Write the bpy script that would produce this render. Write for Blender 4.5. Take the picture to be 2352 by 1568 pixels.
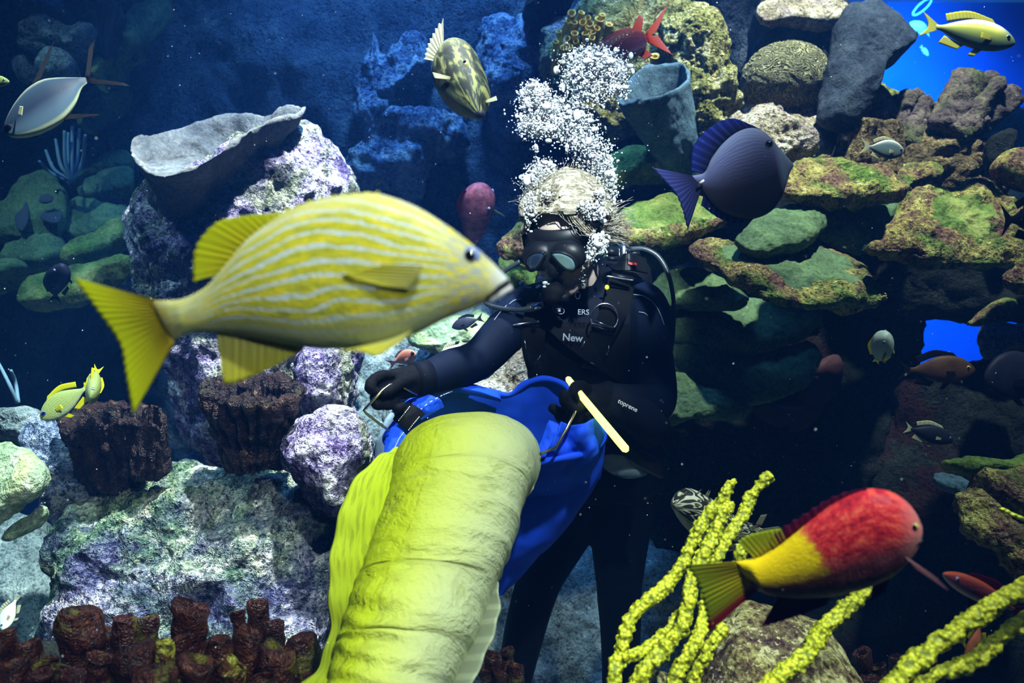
import bpy, bmesh, math, random
import numpy as np
from mathutils import Vector, Matrix, Quaternion

for _o in list(bpy.data.objects):
    bpy.data.objects.remove(_o, do_unlink=True)
SC = bpy.context.scene
COL = SC.collection

# ------------------------------------------------------------------ camera
W, H, F, CZ = 2352, 1568, 1500.0, 1.3
cam_d = bpy.data.cameras.new('camera')
cam_d.sensor_width = 36.0
cam_d.lens = 36.0 * F / W
cam_d.clip_start = 0.02
cam_d.dof.use_dof = True
cam_d.dof.focus_distance = 1.6
cam_d.dof.aperture_fstop = 3.2
cam = bpy.data.objects.new('camera', cam_d)
COL.objects.link(cam)
cam.location = (0, 0, CZ)
cam.rotation_euler = (math.pi / 2, 0, 0)
SC.camera = cam

# ------------------------------------------------------------------ world, lamps, exposure
world = bpy.data.worlds.new('world')
SC.world = world
world.use_nodes = True
world.node_tree.nodes['Background'].inputs[0].default_value = (0.03, 0.16, 0.62, 1)
world.node_tree.nodes['Background'].inputs[1].default_value = 0.36


def spot(name, loc, aim, power, color, cone, blend=0.6, radius=0.06):
    l = bpy.data.lights.new(name, 'SPOT')
    l.energy = power
    l.color = color
    l.spot_size = math.radians(cone)
    l.spot_blend = blend
    l.shadow_soft_size = radius
    o = bpy.data.objects.new(name, l)
    COL.objects.link(o)
    o.location = loc
    o.rotation_euler = (Vector(aim) - Vector(loc)).to_track_quat('-Z', 'Y').to_euler()
    return o


# tank lamps over the water, plus added fill spots where noted
spot('tank_or_fill_lamp', (0.10, 0.95, 4.4), (-0.80, 1.98, 1.25), 2700, (1.0, 0.96, 0.93), 33, 0.75)
spot('tank_or_fill_lamp', (0.75, -0.8, 3.9), (-0.13, 0.95, 1.05), 720, (1.0, 1.0, 0.94), 30, 0.8)
spot('tank_or_fill_lamp', (1.0, -1.4, 2.5), (-0.25, 0.62, 1.25), 190, (1.0, 0.99, 0.94), 24, 0.8)  # added front fill brightening the striped fish's flank and belly
spot('tank_or_fill_lamp', (0.95, 1.05, 4.5), (1.08, 2.4, 2.2), 1300, (1.0, 0.95, 0.86), 44, 0.85)
spot('tank_or_fill_lamp', (0.42, -1.2, 3.15), (0.17, 1.62, 1.76), 1900, (0.95, 0.98, 1.0), 15, 0.8)  # fill spot set low in front to brighten diver's face and bubbles
spot('tank_or_fill_lamp', (0.75, 0.25, 4.0), (0.6, 0.95, 0.95), 300, (1.0, 0.97, 0.88), 26, 0.8)
spot('tank_or_fill_lamp', (-2.4, 1.2, 4.4), (-1.6, 2.2, 0.9), 330, (0.55, 0.9, 1.0), 50, 0.9)
spot('blue_tank_lamp', (3.6, 5.2, 4.8), (3.9, 8.0, 3.2), 2900, (0.06, 0.38, 1.0), 100, 0.9, 0.3)
spot('blue_tank_lamp', (-0.15, 1.9, 4.9), (-0.3, 3.1, 2.2), 1050, (0.14, 0.40, 1.0), 62, 0.9, 0.2)
spot('tank_or_fill_lamp', (1.6, 0.5, 3.8), (1.15, 1.45, 0.95), 300, (0.95, 1.0, 0.85), 24, 0.85)  # added fill spot to lift the lower right plate corals

SC.view_settings.view_transform = 'Standard'
SC.view_settings.look = 'None'
SC.view_settings.gamma = 1.0
SC.view_settings.use_curve_mapping = False
SC.view_settings.exposure = 0.0
SC.cycles.use_denoising = True
SC.cycles.use_light_tree = False
SC.cycles.max_bounces = 4
SC.cycles.diffuse_bounces = 1
SC.cycles.use_adaptive_sampling = True
SC.cycles.adaptive_threshold = 0.08
SC.cycles.glossy_bounces = 2
SC.cycles.transmission_bounces = 4
SC.cycles.transparent_max_bounces = 6
SC.cycles.volume_bounces = 0
SC.cycles.sample_clamp_indirect = 3.0
SC.cycles.caustics_reflective = False
SC.cycles.caustics_refractive = False

# ------------------------------------------------------------------ helpers
RNG = random.Random(7)


def P(px, py, d):
    return np.array(((px - W / 2) / F * d, d, CZ - (py - H / 2) / F * d))


def _hash(ix, iy, iz, seed):
    n = (ix * 374761393 + iy * 668265263 + iz * 1274126177 + seed * 974634777) & 0xFFFFFFFF
    n = ((n ^ (n >> 13)) * 1274126177) & 0xFFFFFFFF
    n = (n ^ (n >> 16)) & 0xFFFFFFFF
    return n.astype(np.float64) / 0xFFFFFFFF * 2 - 1


def vnoise(p, seed=0):
    p = np.asarray(p, float)
    i = np.floor(p).astype(np.int64)
    f = p - i
    u = f * f * f * (f * (f * 6 - 15) + 10)
    out = 0
    for dx in (0, 1):
        wx = u[:, 0] if dx else 1 - u[:, 0]
        for dy in (0, 1):
            wy = u[:, 1] if dy else 1 - u[:, 1]
            for dz in (0, 1):
                wz = u[:, 2] if dz else 1 - u[:, 2]
                out = out + wx * wy * wz * _hash(i[:, 0] + dx, i[:, 1] + dy, i[:, 2] + dz, seed)
    return out


def fbm(p, freq, octv=4, seed=0, gain=0.5, ridge=False):
    p = np.asarray(p, float)
    s, a = 0, 1.0
    for k in range(octv):
        n = vnoise(p * freq * (2.03 ** k) + 17.3 * k, seed + k)
        if ridge:
            n = 1 - 2 * np.abs(n)
        s = s + a * n
        a *= gain
    return s


def vnormals(v, f):
    v = np.asarray(v)
    n = np.zeros_like(v)
    f4 = np.array([q if len(q) == 4 else (q[0], q[1], q[2], q[2]) for q in f])
    c = np.cross(v[f4[:, 2]] - v[f4[:, 0]], v[f4[:, 3]] - v[f4[:, 1]])
    tri = f4[:, 2] == f4[:, 3]
    if tri.any():
        t = f4[tri]
        c[tri] = np.cross(v[t[:, 1]] - v[t[:, 0]], v[t[:, 2]] - v[t[:, 0]])
    for k in range(4):
        np.add.at(n, f4[:, k], c)
    return n / np.maximum(np.linalg.norm(n, axis=1, keepdims=True), 1e-12)


def smooth_closed(pts, n):
    pts = [np.asarray(p, float) for p in pts]
    m = len(pts)
    out = []
    for i in range(m):
        p0, p1, p2, p3 = pts[i - 1], pts[i], pts[(i + 1) % m], pts[(i + 2) % m]
        for t in np.linspace(0, 1, 12, endpoint=False):
            out.append(0.5 * (2 * p1 + (p2 - p0) * t + (2 * p0 - 5 * p1 + 4 * p2 - p3) * t * t + (3 * p1 - p0 - 3 * p2 + p3) * t ** 3))
    return resample(np.array(out + [out[0]]), n + 1)[:-1]


def smooth_open(pts, n):
    pts = [np.asarray(p, float) for p in pts]
    if len(pts) < 3:
        return resample(np.array(pts), n)
    q = [2 * pts[0] - pts[1]] + pts + [2 * pts[-1] - pts[-2]]
    out = []
    for i in range(1, len(q) - 2):
        p0, p1, p2, p3 = q[i - 1], q[i], q[i + 1], q[i + 2]
        for t in np.linspace(0, 1, 14, endpoint=False):
            out.append(0.5 * (2 * p1 + (p2 - p0) * t + (2 * p0 - 5 * p1 + 4 * p2 - p3) * t * t + (3 * p1 - p0 - 3 * p2 + p3) * t ** 3))
    out.append(pts[-1])
    return resample(np.array(out), n)


def resample(a, n):
    a = np.asarray(a, float)
    s = np.concatenate([[0], np.cumsum(np.linalg.norm(np.diff(a, axis=0), axis=1))])
    t = np.linspace(0, s[-1], n)
    return np.stack([np.interp(t, s, a[:, k]) for k in range(a.shape[1])], 1)


def wloc(o):
    v = Vector((0, 0, 0))
    while o is not None:
        v = v + o.location
        o = o.parent
    return np.array(v)


def mk(name, verts, faces, mat, parent=None, uv=None, smooth=True):
    """one mesh object from world-space vertices"""
    verts = np.asarray(verts, float)
    if parent is None:
        lo, hi = verts.min(0), verts.max(0)
        org = np.array(((lo[0] + hi[0]) / 2, (lo[1] + hi[1]) / 2, lo[2]))
    else:
        org = wloc(parent)
    me = bpy.data.meshes.new(name)
    me.from_pydata((verts - org).tolist(), [], [list(map(int, f)) for f in faces])
    if smooth:
        me.polygons.foreach_set('use_smooth', [True] * len(me.polygons))
    if uv is not None:
        uv = np.asarray(uv, float)
        lay = me.uv_layers.new(name='UVMap')
        idx = np.empty(len(me.loops), dtype=np.int32)
        me.loops.foreach_get('vertex_index', idx)
        lay.data.foreach_set('uv', uv[idx].ravel())
    if mat is not None:
        for m in (mat if isinstance(mat, (list, tuple)) else [mat]):
            me.materials.append(m)
    me.update()
    o = bpy.data.objects.new(name, me)
    COL.objects.link(o)
    if parent is None:
        o.location = org
    else:
        o.parent = parent
    return o


def tag(o, label=None, cat=None, group=None, kind=None):
    if label: o['label'] = label
    if cat: o['category'] = cat
    if group: o['group'] = group
    if kind: o['kind'] = kind
    return o


def empty(name, loc, label=None, cat=None, group=None):
    o = bpy.data.objects.new(name, None)
    o.empty_display_size = 0.05
    COL.objects.link(o)
    o.location = Vector(loc)
    return tag(o, label, cat, group)


def loft(rings, close=True, cap0=True, cap1=True):
    rings = np.asarray(rings, float)
    R, S, _ = rings.shape
    v = rings.reshape(-1, 3)
    f = []
    for r in range(R - 1):
        a, b = r * S, (r + 1) * S
        for s in range(S if close else S - 1):
            t = (s + 1) % S
            f.append((a + s, a + t, b + t, b + s))
    if cap0:
        v = np.vstack([v, rings[0].mean(0)]); c = len(v) - 1
        f += [(c, (s + 1) % S, s) for s in range(S)]
    if cap1:
        v = np.vstack([v, rings[-1].mean(0)]); c = len(v) - 1
        b = (R - 1) * S
        f += [(c, b + s, b + (s + 1) % S) for s in range(S)]
    return v, f


def frames(pts):
    pts = np.asarray(pts, float)
    t = np.gradient(pts, axis=0)
    t /= np.linalg.norm(t, axis=1, keepdims=True) + 1e-12
    ref = np.array((0.0, -1.0, 0.12))
    n = np.zeros_like(t)
    for i in range(len(t)):
        u = ref - t[i] * ref.dot(t[i])
        if np.linalg.norm(u) < 0.2:
            u = np.array((1.0, 0, 0)) - t[i] * t[i][0]
        u /= np.linalg.norm(u)
        if i and u.dot(n[i - 1]) < 0:
            u = -u
        n[i] = u
    b = np.cross(t, n)
    return t, n, b


def tube_mesh(pts, rad, S=10, asp=1.0):
    pts = np.asarray(pts, float)
    rad = np.broadcast_to(np.asarray(rad, float), (len(pts),))
    t, n, b = frames(pts)
    a = np.linspace(0, 2 * math.pi, S, endpoint=False)
    rings = pts[:, None] + rad[:, None, None] * (np.cos(a)[None, :, None] * n[:, None] * asp + np.sin(a)[None, :, None] * b[:, None])
    return loft(rings)


def tube(name, pts, rad, mat, parent=None, S=10, n=None, asp=1.0):
    pts = np.asarray(pts, float)
    if n:
        pts = smooth_open(list(pts), n)
        rad = np.interp(np.linspace(0, 1, n), np.linspace(0, 1, len(np.atleast_1d(rad))), np.atleast_1d(rad))
    v, f = tube_mesh(pts, rad, S, asp)
    return mk(name, v, f, mat, parent)


def join_meshes(lst):
    V, Fc, k = [], [], 0
    for v, f in lst:
        V.append(v)
        Fc += [tuple(i + k for i in q) for q in f]
        k += len(v)
    return np.vstack(V), Fc


def ball(c, r, n=16, m=10, R=None):
    r = np.broadcast_to(np.asarray(r, float), (3,))
    th = np.linspace(0, math.pi, m + 1)[1:-1]
    ph = np.linspace(0, 2 * math.pi, n, endpoint=False)
    rings = np.stack([np.stack([np.sin(t) * np.cos(ph), np.sin(t) * np.sin(ph), np.full(n, np.cos(t))], 1) for t in th])
    v, f = loft(rings)
    v[-2] = (0, 0, 1); v[-1] = (0, 0, -1)
    v = v * r
    if R is not None:
        v = v @ np.array(R).T
    return v + np.asarray(c), f


def box(c, half, R=None):
    s = np.array([(x, y, z) for x in (-1, 1) for y in (-1, 1) for z in (-1, 1)], float) * np.asarray(half)
    if R is not None:
        s = s @ np.array(R).T
    f = [(0, 1, 3, 2), (4, 6, 7, 5), (0, 4, 5, 1), (2, 3, 7, 6), (0, 2, 6, 4), (1, 5, 7, 3)]
    return s + np.asarray(c), f


def stone(name, outline, d, mat, label=None, cat='rock', lean=0, yaw=0, hf=.1, hb=.1, e=2.0, amp=.02, freq=6,
          seg=120, rings=28, seed=1, parent=None, group=None, octv=5, gain=.55, ridge=False, center=None, kind=None, dish=0.0, edge=None, edge_at=.66):
    """solid body whose front view follows an outline; lean tips the top away, hf / hb are the front and back bulge"""
    oc = np.array(outline, float)
    cx, cy = center if center else ((oc[:, 0].min() + oc[:, 0].max()) / 2, (oc[:, 1].min() + oc[:, 1].max()) / 2)
    o2 = smooth_closed(outline, seg)
    l, y = math.radians(lean), math.radians(yaw)
    U = np.array((math.cos(y), math.sin(y), 0))
    V = np.array((-math.sin(y) * math.sin(l), math.cos(y) * math.sin(l), math.cos(l)))
    N = np.cross(U, V)
    if N[1] > 0: N = -N
    C = P(cx, cy, d)
    camp = np.array((0, 0, CZ))

    def hit(px, py):
        ray = P(px, py, 1.0) - camp
        return camp + ray * (np.dot(C - camp, N) / np.dot(ray, N))
    O = np.array([hit(*q) for q in o2])
    k = np.arange(1, rings + 1) / rings
    r = np.sin(k * math.pi / 2)
    h = np.sqrt(np.maximum(1 - r ** e, 0))
    front = [C + rr * (O - C) + N * (hf * hh - dish * (1 - rr * rr)) for rr, hh in zip(r, h)]
    back = [C + rr * (O - C) - N * (hb * hh) for rr, hh in zip(r[:-1][::-1], h[:-1][::-1])]
    v, f = loft(front + back)
    v[-2] = C + N * (hf - dish); v[-1] = C - N * hb
    f = [q[::-1] for q in f]
    nn = vnormals(v, f)
    if (nn * (v - v.mean(0))).sum() < 0:
        f = [q[::-1] for q in f]
        nn = -nn
    if amp:
        v = v + nn * (amp * fbm(v + seed * 3.7, freq, octv, seed, gain, ridge))[:, None]
    o = mk(name, v, f, mat, parent)
    if edge is not None:
        o.data.materials.append(edge)
        nv = rings * seg
        rr = np.concatenate([np.repeat(r, seg), np.repeat(r[:-1][::-1], seg), [0, 0]])
        low = np.concatenate([np.tile((O[:, 2] < C[2]).astype(float), 2 * rings - 1), [0, 0]])
        val = rr + .16 * low + .16 * fbm(v, 9, 3, seed + 5)
        fv = np.array([val[list(q)].mean() for q in f])
        o.data.polygons.foreach_set('material_index', (fv > edge_at).astype(np.int32))
    return tag(o, label, cat if parent is None else None, group, kind)


def cup(name, rim, base, brad, mat, label=None, cat='sponge', wall=.015, prof=1.0, S=96, R=26, ridges=0, ramp=.0, amp=.006, freq=14,
        seed=3, inner=.3, parent=None, group=None, base_dir=None, rimwob=.0):
    """hollow vase: outer wall from a base ring up to a rim loop (px, py, depth), over the lip and down inside"""
    rp = smooth_closed([P(*q) for q in rim], S)
    bc = P(*base)
    rc = rp.mean(0)
    ax = rc - bc
    L = np.linalg.norm(ax); ax /= L
    ang = np.linspace(0, 2 * math.pi, S, endpoint=False)
    off = rp - rc
    flat = off - (off @ ax)[:, None] * ax
    bd = flat / np.linalg.norm(flat, axis=1, keepdims=True) * brad
    wob = 1 + rimwob * vnoise(np.stack([np.cos(ang) * 3, np.sin(ang) * 3, ang * 0 + seed], 1) * 1.7, seed)
    rd = ramp * (np.abs(np.sin(ang * ridges / 2 + 0.7 * np.sin(ang * 3))) - .5) if ridges else 0 * ang
    rings = []
    ts = np.linspace(0, 1, R)
    for t in ts:
        g = t ** prof
        c = bc + (rc - bc) * t
        o = bd * (1 - g) + flat * g + (off - flat) * (t ** 2)
        u = flat / np.linalg.norm(flat, axis=1, keepdims=True)
        rings.append(c + o * wob[:, None] + u * (rd * (0.35 + 0.65 * math.sin(math.pi * min(1, .15 + t * .75))))[:, None])
    lip = rings[-1] + ax * wall * .5 - (flat / np.linalg.norm(flat, axis=1, keepdims=True)) * wall * .5
    rings.append(lip)
    for t in np.linspace(1, inner, R // 2):
        g = t ** prof
        c = bc + (rc - bc) * t
        u = flat / np.linalg.norm(flat, axis=1, keepdims=True)
        o = bd * (1 - g) + flat * g + (off - flat) * (t ** 2) - u * wall
        rings.append(c + o * wob[:, None] + u * (rd * .4)[:, None])
    v, f = loft(rings)
    nn = vnormals(v, f)
    v = v + nn * (amp * fbm(v + seed, freq, 4, seed))[:, None]
    o = mk(name, v, f, mat, parent)
    return tag(o, label, cat if parent is None else None, group)
# ------------------------------------------------------------------ materials
def nmat(name):
    m = bpy.data.materials.new(name)
    m.use_nodes = True
    nt = m.node_tree
    for n in list(nt.nodes):
        nt.nodes.remove(n)
    out = nt.nodes.new('ShaderNodeOutputMaterial')
    b = nt.nodes.new('ShaderNodeBsdfPrincipled')
    nt.links.new(b.outputs[0], out.inputs[0])
    return m, nt, b


def N(nt, t, **kw):
    n = nt.nodes.new(t)
    for k, v in kw.items():
        if k in n.inputs:
            if hasattr(v, 'is_linked') or isinstance(v, bpy.types.NodeSocket):
                nt.links.new(v, n.inputs[k])
            else:
                n.inputs[k].default_value = v
        else:
            setattr(n, k, v)
    return n


def col4(c):
    return (c[0], c[1], c[2], 1)


def ramp(nt, fac, stops, interp='LINEAR'):
    r = nt.nodes.new('ShaderNodeValToRGB')
    r.color_ramp.interpolation = interp
    els = r.color_ramp.elements
    while len(els) < len(stops):
        els.new(0.5)
    for e, (p, c) in zip(els, stops):
        e.position = p
        e.color = col4(c) if not isinstance(c, (int, float)) else (c, c, c, 1)
    nt.links.new(fac, r.inputs[0])
    return r.outputs[0]


def math_(nt, op, a, b=0.0, c=None):
    n = nt.nodes.new('ShaderNodeMath')
    n.operation = op
    for i, x in enumerate((a, b, c)):
        if x is None: continue
        if isinstance(x, bpy.types.NodeSocket): nt.links.new(x, n.inputs[i])
        else: n.inputs[i].default_value = x
    return n.outputs[0]


def mixc(nt, fac, a, b, blend='MIX'):
    n = nt.nodes.new('ShaderNodeMix')
    n.data_type = 'RGBA'
    n.blend_type = blend
    for i, x in ((0, fac), (6, a), (7, b)):
        if isinstance(x, bpy.types.NodeSocket): nt.links.new(x, n.inputs[i])
        else: n.inputs[i].default_value = x if i == 0 else col4(x)
    return n.outputs[2]


def noise(nt, vec, scale, detail=6, rough=.6, dist=0.0):
    n = N(nt, 'ShaderNodeTexNoise', Scale=scale, Detail=detail, Roughness=rough, Distortion=dist)
    nt.links.new(vec, n.inputs['Vector'])
    return n.outputs['Fac']


def bump(nt, b, h, strength=.5, dist=.01):
    n = N(nt, 'ShaderNodeBump', Strength=strength, Distance=dist)
    nt.links.new(h, n.inputs['Height'])
    nt.links.new(n.outputs[0], b.inputs['Normal'])


def objc(nt):
    return nt.nodes.new('ShaderNodeTexCoord').outputs['Object']


def m_plain(name, c, rough=.5, metal=0, spec=.5, bscale=0, bstr=.3, var=0.0, emis=0, coat=0, sheen=0, bdist=.004):
    m, nt, b = nmat(name)
    b.inputs['Base Color'].default_value = col4(c)
    b.inputs['Roughness'].default_value = rough
    b.inputs['Metallic'].default_value = metal
    b.inputs['Specular IOR Level'].default_value = spec
    b.inputs['Coat Weight'].default_value = coat
    b.inputs['Sheen Weight'].default_value = sheen
    if emis:
        b.inputs['Emission Color'].default_value = col4(c)
        b.inputs['Emission Strength'].default_value = emis
    if bscale:
        o = objc(nt)
        h = noise(nt, o, bscale, 5, .6)
        bump(nt, b, h, bstr, bdist)
        if var:
            lo = tuple(x * (1 - var) for x in c); hi = tuple(min(1, x * (1 + var)) for x in c)
            nt.links.new(ramp(nt, noise(nt, o, bscale * .4, 4), [(.35, lo), (.65, hi)]), b.inputs['Base Color'])
    return m


def m_rock(name, base, patch=None, crust=None, scale=7, pscale=2.2, pth=(.48, .6), cth=(.58, .66), cscale=38, bscale=30, bstr=.9,
           bdist=.02, rough=.85, vor=0.0, spec=.08, pit=.75, fine=95):
    """encrusted rock: base ramp, large patches of a second ramp, pale crust, shade painted into the pores, deep fine relief"""
    m, nt, b = nmat(name)
    o = objc(nt)
    n1 = noise(nt, o, scale, 5, .7, .6)
    nf = noise(nt, o, fine, 2, .7)
    n1f = math_(nt, 'ADD', n1, math_(nt, 'MULTIPLY', math_(nt, 'SUBTRACT', nf, .5), .45))
    k = len(base) - 1
    c = ramp(nt, n1f, [(.30 + .4 * i / max(k, 1), x) for i, x in enumerate(base)])
    if patch:
        k = len(patch) - 1
        c2 = ramp(nt, n1f, [(.32 + .36 * i / max(k, 1), x) for i, x in enumerate(patch)])
        pm = ramp(nt, noise(nt, o, pscale, 4, .66, .5), [(pth[0], 0.0), (pth[1], 1.0)])
        c = mixc(nt, pm, c, c2)
    n2 = noise(nt, o, cscale, 4, .75, .3)
    if crust:
        s = math_(nt, 'ADD', n2, math_(nt, 'MULTIPLY', math_(nt, 'SUBTRACT', n1, .5), .55))
        c = mixc(nt, ramp(nt, s, [(cth[0], 0.0), (cth[1], 1.0)]), c, crust)
    if pit:
        hollows = ramp(nt, math_(nt, 'ADD', math_(nt, 'MULTIPLY', n2, .6), math_(nt, 'MULTIPLY', nf, .4)), [(.40, pit), (.49, 0.0)])  # low spots of the bump darkened in the colour, as shade
        c = mixc(nt, hollows, c, tuple(x * .3 for x in base[0]))
    nt.links.new(c, b.inputs['Base Color'])
    b.inputs['Roughness'].default_value = rough
    b.inputs['Specular IOR Level'].default_value = spec
    h = math_(nt, 'ADD', math_(nt, 'MULTIPLY', n2, 1.0), math_(nt, 'MULTIPLY', nf, .35))
    if vor:
        v = N(nt, 'ShaderNodeTexVoronoi', Scale=vor)
        nt.links.new(o, v.inputs['Vector'])
        h = math_(nt, 'ADD', h, math_(nt, 'MULTIPLY', v.outputs['Distance'], .5))
    bump(nt, b, h, bstr, bdist * 1.3)
    return m


M = {}
M['purple_rock'] = m_rock('purple_rock', [(.03, .02, .07), (.13, .09, .24), (.40, .33, .54), (.74, .69, .78)],
                          [(.04, .05, .03), (.16, .18, .12), (.36, .36, .26), (.62, .58, .45)], (.9, .87, .82), scale=8, pscale=3.0,
                          pth=(.46, .56), cth=(.57, .67), cscale=42, bscale=26, bstr=1.0, bdist=.03)
M['mound_rock'] = m_rock('mound_rock', [(.025, .025, .08), (.08, .08, .18), (.25, .235, .34), (.66, .62, .60)],
                         [(.03, .06, .03), (.10, .18, .10), (.30, .36, .20), (.72, .66, .46)], (.88, .85, .76), scale=7, pscale=2.6,
                         pth=(.42, .56), cth=(.60, .70), cscale=40, bscale=24, bstr=1.0, bdist=.03, vor=16)
M['wall_rock'] = m_rock('wall_rock', [(.02, .03, .05), (.05, .07, .1), (.1, .12, .14)], [(.1, .14, .2), (.26, .3, .36), (.4, .42, .42)],
                        (.5, .48, .34), scale=5, pscale=1.1, pth=(.55, .68), cth=(.7, .8), cscale=24, bscale=16, bstr=1.0, bdist=.04)
M['blue_crust'] = m_rock('blue_crust', [(.04, .06, .12), (.12, .17, .3), (.34, .4, .52), (.6, .62, .6)], [(.1, .12, .12), (.3, .32, .26), (.5, .48, .34)],
                         (.65, .66, .6), scale=9, pscale=2.0, pth=(.5, .6), cth=(.6, .68), cscale=40, bscale=22, bstr=1.0, bdist=.04)
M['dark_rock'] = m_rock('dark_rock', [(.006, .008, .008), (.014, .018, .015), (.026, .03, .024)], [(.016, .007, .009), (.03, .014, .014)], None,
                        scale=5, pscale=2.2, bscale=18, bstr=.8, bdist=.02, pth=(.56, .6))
M['grey_rock'] = m_rock('grey_rock', [(.08, .11, .11), (.18, .23, .23), (.34, .38, .36)], [(.2, .2, .14), (.5, .46, .32)], (.7, .75, .7), scale=7, pscale=2,
                        cth=(.64, .74), pth=(.58, .7), bscale=22, bstr=.8)
M['yellow_rock'] = m_rock('yellow_rock', [(.06, .06, .02), (.2, .2, .05), (.45, .42, .14), (.72, .66, .4)], [(.16, .1, .12), (.4, .3, .32), (.7, .62, .6)],
                          (.85, .8, .55), scale=9, pscale=3, pth=(.54, .64), cth=(.6, .68), cscale=40, bscale=24, bstr=1.0, bdist=.04)
M['tan_rock'] = m_rock('tan_rock', [(.16, .12, .08), (.36, .3, .2), (.6, .52, .38), (.8, .74, .6)], [(.2, .14, .16), (.48, .4, .4)], (.9, .86, .74), scale=9,
                       pscale=3, cth=(.58, .68), bscale=22, bstr=1.0, bdist=.03)
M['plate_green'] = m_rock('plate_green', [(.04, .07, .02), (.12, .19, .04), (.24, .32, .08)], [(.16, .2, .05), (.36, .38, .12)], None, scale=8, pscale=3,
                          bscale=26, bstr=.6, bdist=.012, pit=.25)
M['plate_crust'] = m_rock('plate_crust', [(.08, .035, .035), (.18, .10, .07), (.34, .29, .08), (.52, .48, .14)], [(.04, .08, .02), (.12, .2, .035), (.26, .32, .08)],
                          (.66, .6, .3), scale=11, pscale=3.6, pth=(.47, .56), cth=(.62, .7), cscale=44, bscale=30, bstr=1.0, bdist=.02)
M['plate_dim'] = m_rock('plate_dim', [(.04, .07, .04), (.09, .15, .07), (.15, .23, .1)], [(.06, .09, .09), (.12, .17, .14)], None, scale=4, pscale=3,  # darker green plate; for shadowed plates the shade is in this colour
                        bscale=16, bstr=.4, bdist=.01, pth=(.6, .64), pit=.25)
M['pale_plate'] = m_rock('pale_plate', [(.10, .17, .10), (.24, .33, .2), (.42, .48, .34)], [(.2, .26, .1), (.45, .48, .22)], (.75, .78, .66), scale=9, pscale=3,
                         cth=(.6, .7), bscale=30, bstr=.7, pit=.25)
M['vase'] = m_rock('vase', [(.07, .08, .09), (.13, .135, .14), (.2, .2, .2)], None, (.5, .48, .46), scale=10, cth=(.66, .78), cscale=60, bscale=50, bstr=.6, bdist=.01, pit=.25)
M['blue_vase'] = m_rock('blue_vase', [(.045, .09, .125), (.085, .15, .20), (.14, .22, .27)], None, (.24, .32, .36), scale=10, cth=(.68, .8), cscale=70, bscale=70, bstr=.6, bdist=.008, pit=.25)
M['barrel'] = m_rock('barrel', [(.006, .004, .005), (.022, .010, .010), (.055, .024, .018)], [(.016, .014, .010), (.05, .036, .022)], (.26, .17, .09), scale=14, pscale=6,
                     cth=(.64, .72), cscale=40, bscale=40, bstr=1.0, bdist=.02, rough=.5, spec=.2)
M['red_tube'] = m_rock('red_tube', [(.010, .002, .002), (.04, .009, .005), (.09, .025, .010)], [(.04, .034, .004), (.13, .11, .012)], (.4, .2, .05), scale=16, pscale=9,
                       pth=(.53, .58), cth=(.69, .76), cscale=46, bscale=44, bstr=1.0, bdist=.012, rough=.35, spec=.35)
M['olive_tube'] = m_rock('olive_tube', [(.1, .08, .01), (.3, .27, .03), (.55, .5, .12)], [(.04, .015, .006), (.1, .03, .015)], (.75, .7, .3), scale=20, pscale=12,
                         pth=(.5, .55), cth=(.6, .68), cscale=60, bscale=50, bstr=1.0, bdist=.012, rough=.4)
M['ridged'] = m_rock('ridged', [(.05, .04, .02), (.14, .1, .05), (.3, .22, .1)], None, (.5, .42, .2), scale=16, cth=(.62, .7), bscale=40, bstr=1.0, bdist=.02)
M['frond'] = m_rock('frond', [(.04, .03, .035), (.10, .075, .07), (.18, .14, .11)], [(.05, .065, .02), (.12, .13, .045)], (.42, .34, .2), scale=18, cth=(.66, .74), bscale=60, bstr=.8, bdist=.01)
M['tube_blue'] = m_rock('tube_blue', [(.014, .02, .035), (.03, .042, .062), (.055, .07, .09)], None, (.12, .13, .14), scale=14, cth=(.68, .76), bscale=60, bstr=.6, bdist=.01, pit=.25)
M['speckle'] = m_rock('speckle', [(.08, .04, .04), (.2, .14, .07), (.5, .46, .16), (.68, .62, .26)], [(.06, .03, .04), (.16, .1, .08)], (.78, .72, .38), scale=26, pscale=5,
                      pth=(.52, .64), cth=(.56, .62), cscale=90, bscale=80, bstr=.8, bdist=.008)
M['sand'] = m_rock('sand', [(.16, .2, .2), (.26, .31, .29), (.36, .41, .37)], None, None, scale=12, bscale=60, bstr=.4, bdist=.01, pit=.25)


def m_brain():
    m, nt, b = nmat('brain_coral')
    o = objc(nt)
    w = N(nt, 'ShaderNodeTexNoise', Scale=26, Detail=1.5, Roughness=.4, Distortion=1.6)
    nt.links.new(o, w.inputs['Vector'])
    s = math_(nt, 'SINE', math_(nt, 'MULTIPLY', w.outputs['Fac'], 42.0))
    c = ramp(nt, s, [(.15, (.10, .10, .04)), (.8, (.36, .34, .16))])
    nt.links.new(c, b.inputs['Base Color'])
    b.inputs['Roughness'].default_value = .8
    bump(nt, b, s, .8, .012)
    return m


M['brain'] = m_brain()


def m_searod():
    m, nt, b = nmat('sea_rod')
    o = objc(nt)
    v = N(nt, 'ShaderNodeTexVoronoi', Scale=150)
    nt.links.new(o, v.inputs['Vector'])
    c = ramp(nt, v.outputs['Distance'], [(.1, (.86, .86, .04)), (.45, (.62, .64, .015)), (.8, (.2, .24, .01))])  # gaps between the knobs darkened in the colour, as shade
    nt.links.new(c, b.inputs['Base Color'])
    b.inputs['Roughness'].default_value = .55
    h = math_(nt, 'MULTIPLY', v.outputs['Distance'], -1.0)
    bump(nt, b, h, .7, .004)
    return m


M['searod'] = m_searod()
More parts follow.
